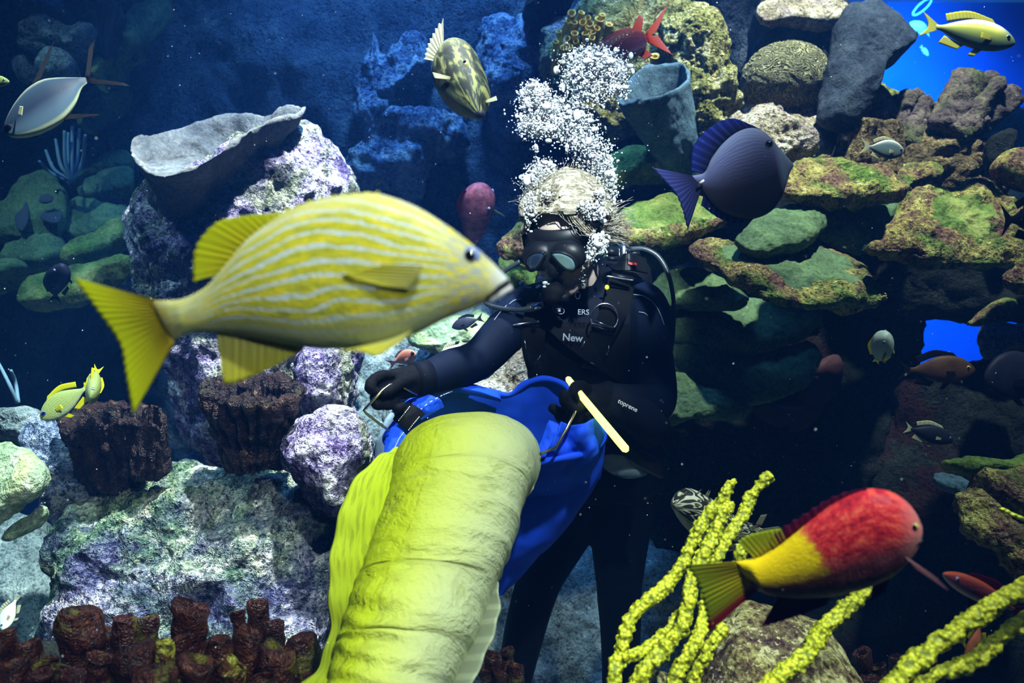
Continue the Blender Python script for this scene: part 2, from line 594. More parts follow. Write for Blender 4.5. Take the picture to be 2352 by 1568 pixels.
# diver and kit
M['neoprene'] = m_plain('neoprene', (.002, .004, .012), .75, spec=.12, bscale=400, bstr=.15, bdist=.001)
M['panel'] = m_plain('suit_panel', (.0025, .007, .026), .75, spec=.12, bscale=400, bstr=.15, bdist=.001)
M['webbing'] = m_plain('webbing', (.0025, .003, .0045), .75, spec=.12, bscale=300, bstr=.3, bdist=.001)
M['glove'] = m_plain('glove', (.0025, .003, .006), .8, spec=.12, bscale=260, bstr=.5, bdist=.002)
M['rubber'] = m_plain('rubber', (.005, .006, .009), .42, spec=.25)
M['hose'] = m_plain('hose', (.03, .04, .05), .35, spec=.5)
M['steel'] = m_plain('steel', (.72, .72, .74), .2, 1.0)
M['brass'] = m_plain('brass_wire', (.62, .5, .34), .25, 1.0)
M['thread'] = m_plain('thread', (.34, .38, .46), .6)
M['white_thread'] = m_plain('white_thread', (.8, .82, .86), .6)
M['print'] = m_plain('print', (.28, .32, .42), .5)
M['print_white'] = m_plain('print_white', (.75, .78, .9), .5)
M['yellow_plastic'] = m_plain('yellow_plastic', (.85, .8, .02), .4)
M['red_mark'] = m_plain('red_mark', (.8, .02, .03), .4)
M['skin'] = m_plain('skin', (.46, .36, .31), .55, spec=.15, bscale=60, bstr=.1, var=.12)
M['lip'] = m_plain('lip', (.5, .2, .18), .5)
M['black'] = m_plain('black', (.004, .004, .006), .3)
M['pupil'] = m_plain('pupil', (.003, .003, .008), .08, spec=.8)
M['tooth'] = m_plain('tooth', (.8, .8, .78), .4)
M['lens'] = m_plain('lens', (.12, .2, .22), .06, spec=.9)
M['lens_dark'] = m_plain('lens_dark', (.02, .035, .07), .08, spec=.8)


def m_hair():
    m, nt, b = nmat('hair')
    o = objc(nt)
    mp = N(nt, 'ShaderNodeMapping')
    nt.links.new(o, mp.inputs['Vector'])
    mp.inputs['Scale'].default_value = (14, 90, 90)
    mp.inputs['Rotation'].default_value = (0.2, .25, 0.3)
    n = noise(nt, mp.outputs[0], 1.6, 6, .6, .8)
    nt.links.new(ramp(nt, n, [(.34, (.05, .04, .022)), (.5, (.28, .235, .16)), (.64, (.72, .66, .54))]), b.inputs['Base Color'])
    b.inputs['Roughness'].default_value = .45
    bump(nt, b, n, .8, .006)
    return m


M['hair'] = m_hair()


def m_fabric():
    m, nt, b = nmat('bag_fabric')
    o = objc(nt)
    n = noise(nt, o, 9, 4, .5)
    nt.links.new(ramp(nt, n, [(.3, (.006, .06, .75)), (.7, (.012, .095, .98))]), b.inputs['Base Color'])
    b.inputs['Roughness'].default_value = .7
    b.inputs['Specular IOR Level'].default_value = .2
    bump(nt, b, noise(nt, o, 700, 2), .15, .0006)
    return m


M['fabric'] = m_fabric()
M['stick'] = m_plain('light_stick', (.80, 1.0, .14), .3, emis=3.6)


def m_bubble():
    m, nt, b = nmat('bubble')
    b.inputs['Base Color'].default_value = (.97, .98, 1, 1)
    b.inputs['Roughness'].default_value = .2
    b.inputs['Specular IOR Level'].default_value = 1.0
    out = next(n for n in nt.nodes if n.type == 'OUTPUT_MATERIAL')
    t = N(nt, 'ShaderNodeBsdfTranslucent', Color=(.97, .98, 1, 1))
    mx = nt.nodes.new('ShaderNodeMixShader')
    mx.inputs[0].default_value = .4
    nt.links.new(b.outputs[0], mx.inputs[1]); nt.links.new(t.outputs[0], mx.inputs[2])
    nt.links.new(mx.outputs[0], out.inputs[0])
    return m


M['bubble'] = m_bubble()


def m_clear():
    m, nt, b = nmat('clear_plastic')
    b.inputs['Base Color'].default_value = (.5, .7, .9, 1)
    b.inputs['Roughness'].default_value = .15
    b.inputs['Alpha'].default_value = .28
    return m


M['clear'] = m_clear()


# fish skins: the UV runs tail to nose along u and belly to back along v
def fishmat(name, fn, rough=.5, scale_bump=70, bstr=.25, spec=.14, alpha=None):
    m, nt, b = nmat(name)
    tc = nt.nodes.new('ShaderNodeTexCoord')
    sep = nt.nodes.new('ShaderNodeSeparateXYZ')
    nt.links.new(tc.outputs['UV'], sep.inputs[0])
    c = fn(nt, tc.outputs['UV'], sep.outputs[0], sep.outputs[1], tc.outputs['Object'])
    if isinstance(c, bpy.types.NodeSocket):
        nt.links.new(c, b.inputs['Base Color'])
    else:
        b.inputs['Base Color'].default_value = col4(c)
    b.inputs['Roughness'].default_value = rough
    b.inputs['Specular IOR Level'].default_value = spec
    if alpha:
        b.inputs['Alpha'].default_value = alpha
    if scale_bump:
        mp = N(nt, 'ShaderNodeMapping')
        nt.links.new(tc.outputs['UV'], mp.inputs['Vector'])
        mp.inputs['Scale'].default_value = (1.0, .5, 1)
        v = N(nt, 'ShaderNodeTexVoronoi', Scale=scale_bump)
        nt.links.new(mp.outputs[0], v.inputs['Vector'])
        bump(nt, b, v.outputs['Distance'], bstr, .003)
    return m


def finmat(name, base, tip, rays=26, dark=.6, rough=.45, edge=None, alpha=None, transl=.45):
    """u runs base to tip, v across the rays"""
    def fn(nt, uv, u, v, o):
        c = ramp(nt, u, [(0.05, base), (.9, tip)])
        s = math_(nt, 'SINE', math_(nt, 'MULTIPLY', v, rays * 6.283))
        k = ramp(nt, s, [(.1, dark), (.8, 1.0)])
        c = mixc(nt, 1.0, c, k, 'MULTIPLY')
        if edge:
            c = mixc(nt, ramp(nt, v, [(edge[0], 1.0), (edge[1], 0.0)]), c, edge[2])
        return c
    m = fishmat(name, fn, rough, 0, alpha=alpha, spec=.06)
    nt = m.node_tree
    b = next(n for n in nt.nodes if n.type == 'BSDF_PRINCIPLED')
    out = next(n for n in nt.nodes if n.type == 'OUTPUT_MATERIAL')
    t = nt.nodes.new('ShaderNodeBsdfTranslucent')
    nt.links.new(b.inputs['Base Color'].links[0].from_socket, t.inputs['Color'])
    mx = nt.nodes.new('ShaderNodeMixShader')
    mx.inputs[0].default_value = transl
    nt.links.new(b.outputs[0], mx.inputs[1]); nt.links.new(t.outputs[0], mx.inputs[2])
    nt.links.new(mx.outputs[0], out.inputs[0])
    return m


def sk_grunt(nt, uv, u, v, o):
    n = noise(nt, uv, 5, 3, .55)
    w = math_(nt, 'MULTIPLY', math_(nt, 'SUBTRACT', n, .5), .16)
    wv = math_(nt, 'MULTIPLY', math_(nt, 'SINE', math_(nt, 'ADD', math_(nt, 'MULTIPLY', u, 17.0), math_(nt, 'MULTIPLY', v, 3.0))), .014)
    vv = math_(nt, 'ADD', math_(nt, 'ADD', v, w), wv)
    slope = math_(nt, 'MULTIPLY', math_(nt, 'MULTIPLY', u, v), .34)
    s = math_(nt, 'SINE', math_(nt, 'MULTIPLY', math_(nt, 'ADD', vv, slope), 62.0))
    mp = N(nt, 'ShaderNodeMapping'); nt.links.new(uv, mp.inputs['Vector']); mp.inputs['Scale'].default_value = (1, .55, 1)
    vo = N(nt, 'ShaderNodeTexVoronoi', Scale=74); nt.links.new(mp.outputs[0], vo.inputs['Vector'])
    fine = noise(nt, uv, 70, 3, .6)
    s = math_(nt, 'ADD', s, math_(nt, 'MULTIPLY', math_(nt, 'SUBTRACT', fine, .5), 1.8))
    yel = ramp(nt, noise(nt, uv, 14, 4), [(.32, (.24, .25, .008)), (.5, (.44, .41, .008)), (.68, (.66, .53, .012))])
    yel = mixc(nt, ramp(nt, vo.outputs['Distance'], [(.25, 0.0), (.6, .45)]), yel, (.30, .32, .06))
    sil = ramp(nt, fine, [(.3, (.26, .34, .38)), (.7, (.52, .60, .62))])
    c = mixc(nt, ramp(nt, s, [(.52, 0.0), (.80, 1.0)]), yel, sil)
    back = ramp(nt, v, [(.80, 0.0), (.98, .7)])
    c = mixc(nt, back, c, (.55, .52, .22))
    belly = ramp(nt, v, [(.06, 1.0), (.24, 0.0)])
    c = mixc(nt, belly, c, (.40, .45, .22))
    sp = noise(nt, uv, 30, 3, .6)
    head = mixc(nt, ramp(nt, sp, [(.47, 0.0), (.53, 1.0)]), (.24, .28, .28), (.50, .44, .03))
    c = mixc(nt, ramp(nt, math_(nt, 'ADD', u, math_(nt, 'MULTIPLY', math_(nt, 'SUBTRACT', n, .5), .1)), [(.80, 0.0), (.86, 1.0)]), c, head)
    c = mixc(nt, ramp(nt, u, [(.94, 0.0), (.99, .8)]), c, (.5, .54, .6))
    c = mixc(nt, ramp(nt, u, [(.0, .7), (.05, 0.0)]), c, (.16, .10, .015))
    return c


M['sk_grunt'] = fishmat('grunt_skin', sk_grunt, .38, 85, .22)
M['fin_yellow'] = finmat('fin_yellow', (.55, .5, .01), (.62, .66, .01), 18, .72)
M['fin_yellow_tail'] = finmat('fin_yellow_tail', (.36, .27, .015), (.66, .72, .008), 20, .8)
M['fin_yellow_pale'] = finmat('fin_yellow_pale', (.6, .58, .16), (.66, .62, .05), 14, .8)
M['iris_silver'] = m_plain('iris_silver', (.20, .26, .46), .25)
M['iris_blue'] = m_plain('iris_blue', (.05, .1, .6), .15)
M['iris_yellow'] = m_plain('iris_yellow', (.5, .45, .12), .2)


def sk_hog(nt, uv, u, v, o):
    n = noise(nt, uv, 11, 5, .7)
    red = ramp(nt, n, [(.36, (.20, .008, .02)), (.5, (.52, .02, .03)), (.64, (.66, .10, .06))])
    low = ramp(nt, n, [(.3, (.05, .008, .016)), (.7, (.16, .05, .06))])
    c = mixc(nt, ramp(nt, v, [(.34, 0.0), (.60, 1.0)]), low, red)
    edge = math_(nt, 'ADD', math_(nt, 'ADD', u, math_(nt, 'MULTIPLY', math_(nt, 'SUBTRACT', n, .5), .22)), math_(nt, 'MULTIPLY', math_(nt, 'SUBTRACT', v, .6), .2))
    rear = mixc(nt, ramp(nt, math_(nt, 'ADD', v, math_(nt, 'MULTIPLY', math_(nt, 'SUBTRACT', n, .5), .25)), [(.34, 0.0), (.56, 1.0)]), (.07, .02, .012), (.80, .56, .005))
    c = mixc(nt, ramp(nt, edge, [(.40, 1.0), (.45, 0.0)]), c, rear)
    c = mixc(nt, ramp(nt, u, [(.86, 0.0), (.99, .7)]), c, (.55, .24, .22))
    return c


M['sk_hog'] = fishmat('hogfish_skin', sk_hog, .45, 60, .25)
M['fin_hog_tail'] = finmat('fin_hog_tail', (.66, .5, .01), (.5, .6, .02), 14, .5, edge=(.10, .24, (.3, .02, .03)))
M['fin_hog_rear'] = finmat('fin_hog_rear', (.7, .62, .01), (.55, .66, .02), 9, .6)
M['fin_dark_red'] = finmat('fin_dark_red', (.2, .01, .03), (.12, .01, .06), 14, .6)
M['fin_pink'] = finmat('fin_pink', (.72, .4, .42), (.55, .32, .42), 8, .8)


def sk_tang(nt, uv, u, v, o):
    s = math_(nt, 'SINE', math_(nt, 'MULTIPLY', math_(nt, 'ADD', v, math_(nt, 'MULTIPLY', noise(nt, uv, 6, 2), .08)), 150.0))
    c = mixc(nt, ramp(nt, s, [(.2, 0.0), (.9, 1.0)]), (.10, .105, .22), (.15, .16, .30))
    c = mixc(nt, ramp(nt, v, [(.35, 0.0), (.75, 1.0)]), (.03, .027, .045), c)
    c = mixc(nt, ramp(nt, v, [(.8, 0.0), (1.0, .6)]), c, (.22, .27, .38))  # highlight along the back painted into the skin colour
    c = mixc(nt, ramp(nt, u, [(.84, 0.0), (.9, .8)]), c, (.26, .33, .46))
    return c


M['sk_tang'] = fishmat('tang_skin', sk_tang, .5, 0)
M['fin_tang'] = finmat('fin_tang', (.012, .012, .035), (.02, .03, .22), 12, .5)
M['fin_tang_pec'] = finmat('fin_tang_pec', (.08, .085, .18), (.10, .11, .24), 6, .8)
M['fin_tang_tail'] = finmat('fin_tang_tail', (.03, .03, .09), (.06, .07, .28), 12, .5)


def sk_pompano(nt, uv, u, v, o):
    c = ramp(nt, v, [(0, (.5, .55, .3)), (.10, (.05, .09, .13)), (.5, (.008, .016, .034)), (.88, (.016, .03, .05)), (1, (.3, .32, .22))])
    return c


M['sk_pompano'] = fishmat('pompano_skin', sk_pompano, .5, 0, spec=.08)
M['fin_black'] = finmat('fin_black', (.006, .007, .010), (.003, .003, .006), 8, .8, .7, transl=.05)


def sk_trunk(nt, uv, u, v, o):
    n = noise(nt, uv, 7, 4, .6, .4)
    c = ramp(nt, n, [(.44, (.004, .006, .003)), (.52, (.03, .04, .018)), (.60, (.15, .15, .05))])
    sp = N(nt, 'ShaderNodeTexVoronoi', Scale=28)
    nt.links.new(uv, sp.inputs['Vector'])
    c = mixc(nt, ramp(nt, sp.outputs['Distance'], [(.12, .8), (.22, 0.0)]), c, (.03, .03, .015))
    c = mixc(nt, ramp(nt, u, [(.12, .9), (.34, 0.0)]), c, (.15, .17, .10))
    c = mixc(nt, ramp(nt, v, [(.0, .7), (.22, 0.0)]), c, (.13, .17, .12))
    return c


M['sk_trunk'] = fishmat('trunkfish_skin', sk_trunk, .65, 0, spec=.2)
M['fin_pale'] = finmat('fin_pale', (.5, .48, .26), (.5, .52, .38), 8, .45)


def sk_red(nt, uv, u, v, o):
    return ramp(nt, v, [(0, (.4, .26, .36)), (.3, (.14, .05, .11)), (.7, (.17, .03, .035)), (1, (.42, .08, .03))])


M['sk_red'] = fishmat('red_skin', sk_red, .35, 30, .3)
M['fin_red'] = finmat('fin_red', (.95, .09, .01), (.85, .22, .2), 9, .85)


def sk_yelgreen(nt, uv, u, v, o):
    s = math_(nt, 'SINE', math_(nt, 'MULTIPLY', math_(nt, 'ADD', v, math_(nt, 'MULTIPLY', u, .15)), 62.0))
    c = mixc(nt, ramp(nt, s, [(.4, 0.0), (.9, 1.0)]), (.17, .22, .04), (.22, .27, .16))
    return mixc(nt, ramp(nt, v, [(.0, .8), (.3, 0.0)]), c, (.22, .27, .19))


M['sk_yelgreen'] = fishmat('grey_yellow_skin', sk_yelgreen, .4, 40, .2)


def sk_snapper(nt, uv, u, v, o):
    c = ramp(nt, v, [(.25, (.05, .08, .05)), (.55, (.3, .34, .06)), (.72, (.75, .7, .16)), (.85, (.75, .76, .6)), (1, (.5, .5, .7))])
    return mixc(nt, ramp(nt, u, [(.72, 0.0), (.9, .9)]), c, (.07, .12, .06))


M['sk_snapper'] = fishmat('snapper_skin', sk_snapper, .35, 0)
M['sk_purple'] = m_plain('purple_skin', (.14, .045, .075), .6, spec=.1, bscale=90, bstr=.4, var=.5)


def sk_squirrel(nt, uv, u, v, o):
    s = math_(nt, 'SINE', math_(nt, 'MULTIPLY', v, 60.0))
    c = mixc(nt, ramp(nt, s, [(.3, 0.0), (.8, 1.0)]), (.55, .12, .06), (.6, .4, .34))
    return mixc(nt, ramp(nt, v, [(.0, 1.0), (.4, 0.0)]), c, (.55, .5, .46))


M['sk_squirrel'] = fishmat('squirrelfish_skin', sk_squirrel, .4, 0)
M['sk_pale'] = m_plain('pale_skin', (.42, .5, .42), .4, spec=.1, bscale=60, bstr=.2, var=.2)
M['sk_dark'] = m_plain('dark_skin', (.012, .014, .03), .5, spec=.1, bscale=60, bstr=.2, var=.3)
M['sk_brown'] = m_plain('brown_skin', (.07, .035, .02), .5, spec=.1, bscale=60, bstr=.2, var=.3)
M['sk_blue'] = m_plain('hazy_skin', (.3, .5, .7), .5, spec=.1)  # pale blue haze put into the colour
M['sk_orange'] = m_plain('orange_skin', (.4, .12, .06), .5, spec=.1, bscale=60, bstr=.2, var=.3)


def sk_silver(nt, uv, u, v, o):
    return ramp(nt, v, [(0, (.15, .2, .2)), (.7, (.08, .12, .13)), (.85, (.2, .25, .25)), (1, (.9, .9, .75))])


M['sk_silver'] = fishmat('silver_skin', sk_silver, .35, 0)
M['fin_white'] = finmat('fin_white', (.6, .62, .5), (.7, .7, .4), 6, .8)


def sk_burr(nt, uv, u, v, o):
    n = noise(nt, uv, 3.4, 2, .5, .2)
    s = math_(nt, 'SINE', math_(nt, 'ADD', math_(nt, 'MULTIPLY', n, 60.0), math_(nt, 'MULTIPLY', v, 34.0)))
    c = mixc(nt, ramp(nt, s, [(.4, 0.0), (.6, 1.0)]), (.016, .018, .014), (.45, .46, .34))
    return mixc(nt, ramp(nt, v, [(.0, .9), (.22, 0.0)]), c, (.42, .44, .34))


M['sk_burr'] = fishmat('burrfish_skin', sk_burr, .5, 0)


def m_eel():
    m, nt, b = nmat('moray_skin')
    tc = nt.nodes.new('ShaderNodeTexCoord')
    sep = nt.nodes.new('ShaderNodeSeparateXYZ')
    nt.links.new(tc.outputs['UV'], sep.inputs[0])
    n = noise(nt, tc.outputs['Object'], 6, 5, .6)
    vv = math_(nt, 'ADD', sep.outputs[1], math_(nt, 'MULTIPLY', math_(nt, 'SUBTRACT', n, .5), .3))
    c = ramp(nt, vv, [(.0, (.48, .58, .005)), (.3, (.52, .60, .02)), (.52, (.58, .63, .12)), (.78, (.54, .59, .26)), (1, (.48, .54, .32))])
    mp = N(nt, 'ShaderNodeMapping')
    nt.links.new(tc.outputs['UV'], mp.inputs['Vector'])
    mp.inputs['Scale'].default_value = (16, 2.0, 1)
    w = noise(nt, mp.outputs[0], 1.6, 6, .62, .5)
    c = mixc(nt, ramp(nt, w, [(.34, .5), (.42, 0.0)]), c, (.3, .34, .06))
    ln = math_(nt, 'ABSOLUTE', math_(nt, 'SUBTRACT', sep.outputs[1], .36))
    dots = noise(nt, tc.outputs['Object'], 70, 2)
    c = mixc(nt, math_(nt, 'MULTIPLY', ramp(nt, ln, [(.004, .9), (.010, 0.0)]), ramp(nt, dots, [(.48, 0.0), (.56, 1.0)])), c, (.40, .44, .02))
    nt.links.new(c, b.inputs['Base Color'])
    b.inputs['Roughness'].default_value = .5
    b.inputs['Specular IOR Level'].default_value = .15
    h = math_(nt, 'ADD', w, math_(nt, 'MULTIPLY', noise(nt, tc.outputs['Object'], 90, 4), .25))
    bump(nt, b, h, 1.0, .016)
    return m


M['eel'] = m_eel()


def sk_eelfin(nt, uv, u, v, o):
    c = ramp(nt, u, [(0.0, (.46, .55, .008)), (.9, (.56, .66, .03))])
    w = math_(nt, 'MULTIPLY', noise(nt, uv, 6, 3, .6), 9.0)
    s = math_(nt, 'SINE', math_(nt, 'ADD', math_(nt, 'ADD', math_(nt, 'MULTIPLY', u, 44.0), math_(nt, 'MULTIPLY', v, -62.0)), w))
    amp = ramp(nt, noise(nt, uv, 9, 3, .6), [(.4, 0.0), (.6, 1.0)])
    k = math_(nt, 'MULTIPLY', ramp(nt, s, [(.0, 1.0), (.35, 0.0)]), amp)
    return mixc(nt, math_(nt, 'MULTIPLY', k, .55), c, (.22, .27, .015))


M['eel_fin'] = fishmat('moray_fin', sk_eelfin, .5, 0)
M['eel_fin_pale'] = finmat('moray_fin_pale', (.42, .46, .26), (.6, .66, .44), 9, .75, .5)
# ------------------------------------------------------------------ tank shell
def grid_wall(name, o, ux, uy, nx, ny, mat, amp=0, freq=1, seed=1, nrm=(0, 0, 1), label=None, cat=None):
    a, b = np.meshgrid(np.linspace(0, 1, nx), np.linspace(0, 1, ny))
    v = np.array(o) + a.reshape(-1, 1) * np.array(ux) + b.reshape(-1, 1) * np.array(uy)
    if amp:
        v = v + np.array(nrm) * (amp * fbm(v, freq, 5, seed))[:, None]
    f = [(j * nx + i, j * nx + i + 1, (j + 1) * nx + i + 1, (j + 1) * nx + i) for j in range(ny - 1) for i in range(nx - 1)]
    ob = mk(name, v, f, mat)
    tag(ob, label, cat, None, 'structure')
    return ob


M['tank_blue'] = m_plain('tank_blue', (.02, .16, .85), .9, spec=.1, bscale=.6, bstr=.05, var=.25)
M['tank_dark'] = m_plain('tank_dark', (.01, .02, .04), .9, spec=.1, bscale=2, bstr=.1)
grid_wall('floor', (-7, -2, 0), (14, 0, 0), (0, 10, 0), 140, 120, M['sand'], .03, 2.2, 5, label='pale sand floor of the tank')
grid_wall('wall_back', (-7, 7.9, -.2), (14, 0, 0), (0, 0, 5.6), 4, 4, M['tank_blue'], label='blue painted far wall of the tank')
grid_wall('wall_left', (-6.9, -2, -.2), (0, 10, 0), (0, 0, 5.6), 4, 4, M['tank_dark'], label='dark side wall of the tank')
grid_wall('wall_right', (6.9, -2, -.2), (0, 10, 0), (0, 0, 5.6), 4, 4, M['tank_blue'], label='blue side wall of the tank')
grid_wall('wall_front', (-7, -1.9, -.2), (14, 0, 0), (0, 0, 5.6), 4, 4, M['tank_dark'], label='unseen dark wall added on the viewing side to block world light')  # unseen wall added to keep world light off the fronts

wm = bpy.data.materials.new('tank_water')
wm.use_nodes = True
nt = wm.node_tree
for n in list(nt.nodes): nt.nodes.remove(n)
wo = nt.nodes.new('ShaderNodeOutputMaterial')
vs = N(nt, 'ShaderNodeVolumeScatter', Color=(.05, .26, 1.0, 1), Density=.028, Anisotropy=.2)
va = N(nt, 'ShaderNodeVolumeAbsorption', Color=(.35, .8, 1.0, 1), Density=.10)
ad = nt.nodes.new('ShaderNodeAddShader')
nt.links.new(vs.outputs[0], ad.inputs[0]); nt.links.new(va.outputs[0], ad.inputs[1])
nt.links.new(ad.outputs[0], wo.inputs['Volume'])
wv, wf = box((0, 3, 2.5), (7.2, 5.2, 2.9))
tag(mk('water', wv, wf, wm, smooth=False), 'clear blue water filling the tank', None, None, 'structure')

# ------------------------------------------------------------------ reef behind
S_ = stone
S_('reef_wall', [(200, -150), (700, -220), (1300, -220), (1420, 0), (1420, 300), (1400, 700), (1380, 1150), (800, 1300), (500, 1250), (300, 900), (260, 400)],
   3.5, M['wall_rock'], 'dark blue rock wall behind the trunkfish and the rising bubbles', hf=.45, hb=.5, e=5, amp=.09, freq=1.6, seg=260, rings=90, seed=4, octv=6)
S_('rock_pillar', [(835, 130), (858, 70), (885, 120), (930, 90), (960, 100), (965, 150), (905, 185), (895, 270), (1000, 260), (1060, 270), (1040, 330), (985, 340), (965, 420), (940, 455), (880, 440), (850, 460), (790, 410), (830, 350), (820, 220)],
   2.95, M['blue_crust'], 'blue-white encrusted rock pillar on the dark wall left of the bubbles', hf=.12, hb=.3, amp=.05, freq=5, seg=200, rings=44, seed=6, center=(880, 290))
S_('rock_outcrop', [(1110, 60), (1180, 40), (1250, 60), (1290, 150), (1270, 250), (1200, 330), (1140, 300), (1120, 190)],
   3.0, M['blue_crust'], 'pale yellow crusted rock outcrop between the trunkfish and the bubbles', hf=.14, hb=.25, amp=.05, freq=5, seg=140, rings=36, seed=9)
S_('rock_ledge', [(1200, 20), (1225, -30), (1300, -60), (1310, 10), (1260, 60), (1215, 45)], 2.8, M['dark_rock'],
   'dark rock lump at the water top beside the red fish', hf=.1, hb=.2, amp=.02, seg=80, rings=20, seed=2)
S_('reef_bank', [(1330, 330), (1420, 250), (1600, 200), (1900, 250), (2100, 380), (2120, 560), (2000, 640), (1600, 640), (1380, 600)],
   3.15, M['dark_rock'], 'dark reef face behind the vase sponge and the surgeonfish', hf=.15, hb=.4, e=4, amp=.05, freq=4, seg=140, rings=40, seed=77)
# ground behind the diver
S_('boulder', [(790, 800), (900, 770), (1000, 690), (1110, 700), (1130, 800), (1000, 830), (920, 900), (860, 1050), (850, 1200), (760, 1200), (760, 950)],
   2.55, M['grey_rock'], 'grey-blue boulder behind the gloved hand and the little red fish', lean=25, hf=.2, hb=.3, amp=.05, freq=5, seg=160, rings=40, seed=12)
S_('boulder', [(940, 760), (1000, 722), (1060, 715), (1112, 722), (1110, 765), (1040, 790), (960, 790)],
   2.35, M['pale_plate'], 'bright turquoise rock slab behind the head of the striped yellow fish', lean=50, hf=.03, hb=.1, amp=.02, freq=9, seg=100, rings=24, seed=13)
S_('boulder', [(1090, 900), (1140, 840), (1200, 790), (1240, 850), (1230, 980), (1150, 1000), (1090, 960)],
   2.1, M['tan_rock'], 'tan speckled rock showing between the diver and his stretched arm', lean=25, hf=.08, hb=.2, amp=.03, seg=100, rings=26, seed=15)
S_('boulder', [(1050, 1300), (1150, 1180), (1300, 1120), (1500, 1120), (1640, 1250), (1720, 1450), (1720, 1750), (1000, 1750), (1020, 1450)],
   2.75, M['grey_rock'], 'grey rock slope rising from the sand behind the diver\'s legs', lean=20, hf=.25, hb=.3, amp=.05, freq=4, seg=180, rings=44, seed=17)

# ------------------------------------------------------------------ left: rock column with the vase sponge
S_('rock_column', [(340, 455), (365, 420), (440, 410), (545, 350), (620, 302), (685, 292), (735, 330), (770, 398), (788, 440), (778, 560), (775, 760), (785, 900), (750, 1020), (600, 1060), (470, 1000), (415, 870), (385, 740), (345, 650), (328, 520)],
   2.22, M['purple_rock'], 'tall rock column crusted white and purple behind the striped yellow fish', yaw=-12, hf=.26, hb=.35, e=2.4, amp=.045, freq=5, seg=300, rings=90, seed=21, octv=6, center=(560, 640))
cup('vase_sponge', [(296, 338, 2.02), (310, 312, 2.06), (360, 312, 2.16), (440, 290, 2.24), (540, 267, 2.28), (610, 268, 2.24), (660, 253, 2.17), (706, 250, 2.1), (690, 268, 2.02),
                    (640, 278, 1.96), (580, 302, 1.90), (520, 345, 1.84), (460, 380, 1.80), (400, 404, 1.79), (350, 402, 1.82), (312, 374, 1.9)],
    (420, 520, 2.12), .10, M['vase'], 'wide grey vase sponge with a flared rim on top of the rock column', wall=.018, prof=1.15, amp=.010, freq=16, S=140, R=34, seed=5, inner=.62)
S_('boulder', [(690, 870), (700, 820), (760, 800), (800, 830), (805, 900), (770, 960), (710, 960)], 1.95, M['purple_rock'],
   'violet lit rock knob beside the dark barrel sponge', hf=.07, hb=.15, amp=.03, seg=100, rings=26, seed=23)
# big mound
S_('rock_mound', [(135, 1240), (175, 1170), (250, 1160), (330, 1110), (400, 1085), (470, 1075), (560, 1095), (650, 1110), (720, 1095), (790, 1110), (825, 1170), (810, 1280), (775, 1400), (770, 1560), (740, 1750), (150, 1750), (120, 1500), (128, 1330)],
   1.8, M['mound_rock'], 'big rock mound crusted green, purple and white under the barrel sponge', lean=28, hf=.27, hb=.4, e=2.6, amp=.055, freq=4.5, seg=320, rings=100, seed=31, octv=6)
S_('boulder', [(655, 1040), (690, 975), (745, 940), (800, 945), (835, 985), (850, 1040), (838, 1110), (800, 1180), (730, 1170), (680, 1110)],
   1.68, M['purple_rock'], 'rounded violet and white rock between the barrel sponge and the eel', lean=20, hf=.12, hb=.2, amp=.03, freq=7, seg=160, rings=44, seed=33)
cup('barrel_sponge', [(462, 900, 1.72), (480, 876, 1.80), (540, 862, 1.88), (620, 862, 1.88), (680, 878, 1.80), (693, 902, 1.72), (670, 922, 1.63), (600, 930, 1.6), (520, 926, 1.62)],
    (585, 1075, 1.75), .058, M['barrel'], 'dark ridged barrel sponge standing on the rock mound', wall=.02, prof=1.25, ridges=24, ramp=.04, amp=.014, freq=22, S=180, R=40, seed=8, inner=.45)
red_g = 'dark red cup sponges on the slope'
cup('cup_sponge', [(138, 965, 1.8), (160, 950, 1.86), (230, 938, 1.92), (300, 930, 1.92), (335, 945, 1.86), (345, 985, 1.78), (300, 975, 1.72), (230, 975, 1.70), (170, 985, 1.72)],
    (275, 1110, 1.85), .055, M['barrel'], 'low wide dark red sponge with ridged sides below the two small grunts', wall=.025, prof=.8, ridges=14, ramp=.03, amp=.016, freq=20, S=140, R=30, seed=14, inner=.5)
cup('cup_sponge', [(330, 940, 1.72), (345, 925, 1.76), (365, 932, 1.76), (378, 955, 1.72), (372, 985, 1.68), (350, 978, 1.66), (335, 965, 1.68)],
    (345, 1080, 1.75), .05, M['barrel'], 'small dark red cup sponge under the yellow tail fin', wall=.014, prof=.8, ridges=8, ramp=.014, amp=.010, freq=20, S=90, R=24, seed=15, inner=.5)
S_('rock', [(-30, 940), (20, 932), (80, 940), (92, 975), (70, 1005), (10, 1010), (-30, 1000)], 1.9, M['grey_rock'], 'small pale rock at the tank edge below the two grunts', lean=25, hf=.05, hb=.1, amp=.02, seg=90, rings=22, seed=41)
S_('rock', [(60, 1020), (95, 975), (140, 980), (200, 1050), (222, 1095), (190, 1130), (130, 1160), (90, 1190), (70, 1120)], 1.85, M['blue_crust'], 'blue slope rock flecked with white beside the rock mound', lean=30, hf=.06, hb=.2, amp=.03, seg=120, rings=30, seed=42)
S_('plate_coral', [(-60, 1030), (0, 1020), (50, 1030), (100, 1058), (110, 1090), (80, 1130), (20, 1172), (-60, 1200)], 1.5, M['pale_plate'], 'bright pale green plate coral jutting out over the slim plate', lean=38, hf=.03, hb=.06, e=4, amp=.012, freq=12, seg=120, rings=30, seed=43)
S_('plate_coral', [(5, 1238), (40, 1200), (80, 1172), (108, 1163), (102, 1185), (60, 1215), (20, 1240)], 1.55, M['pale_plate'], 'slim yellow-green plate coral under the bright pale plate', lean=35, hf=.012, hb=.03, e=4, amp=.008, freq=12, seg=80, rings=16, seed=44)
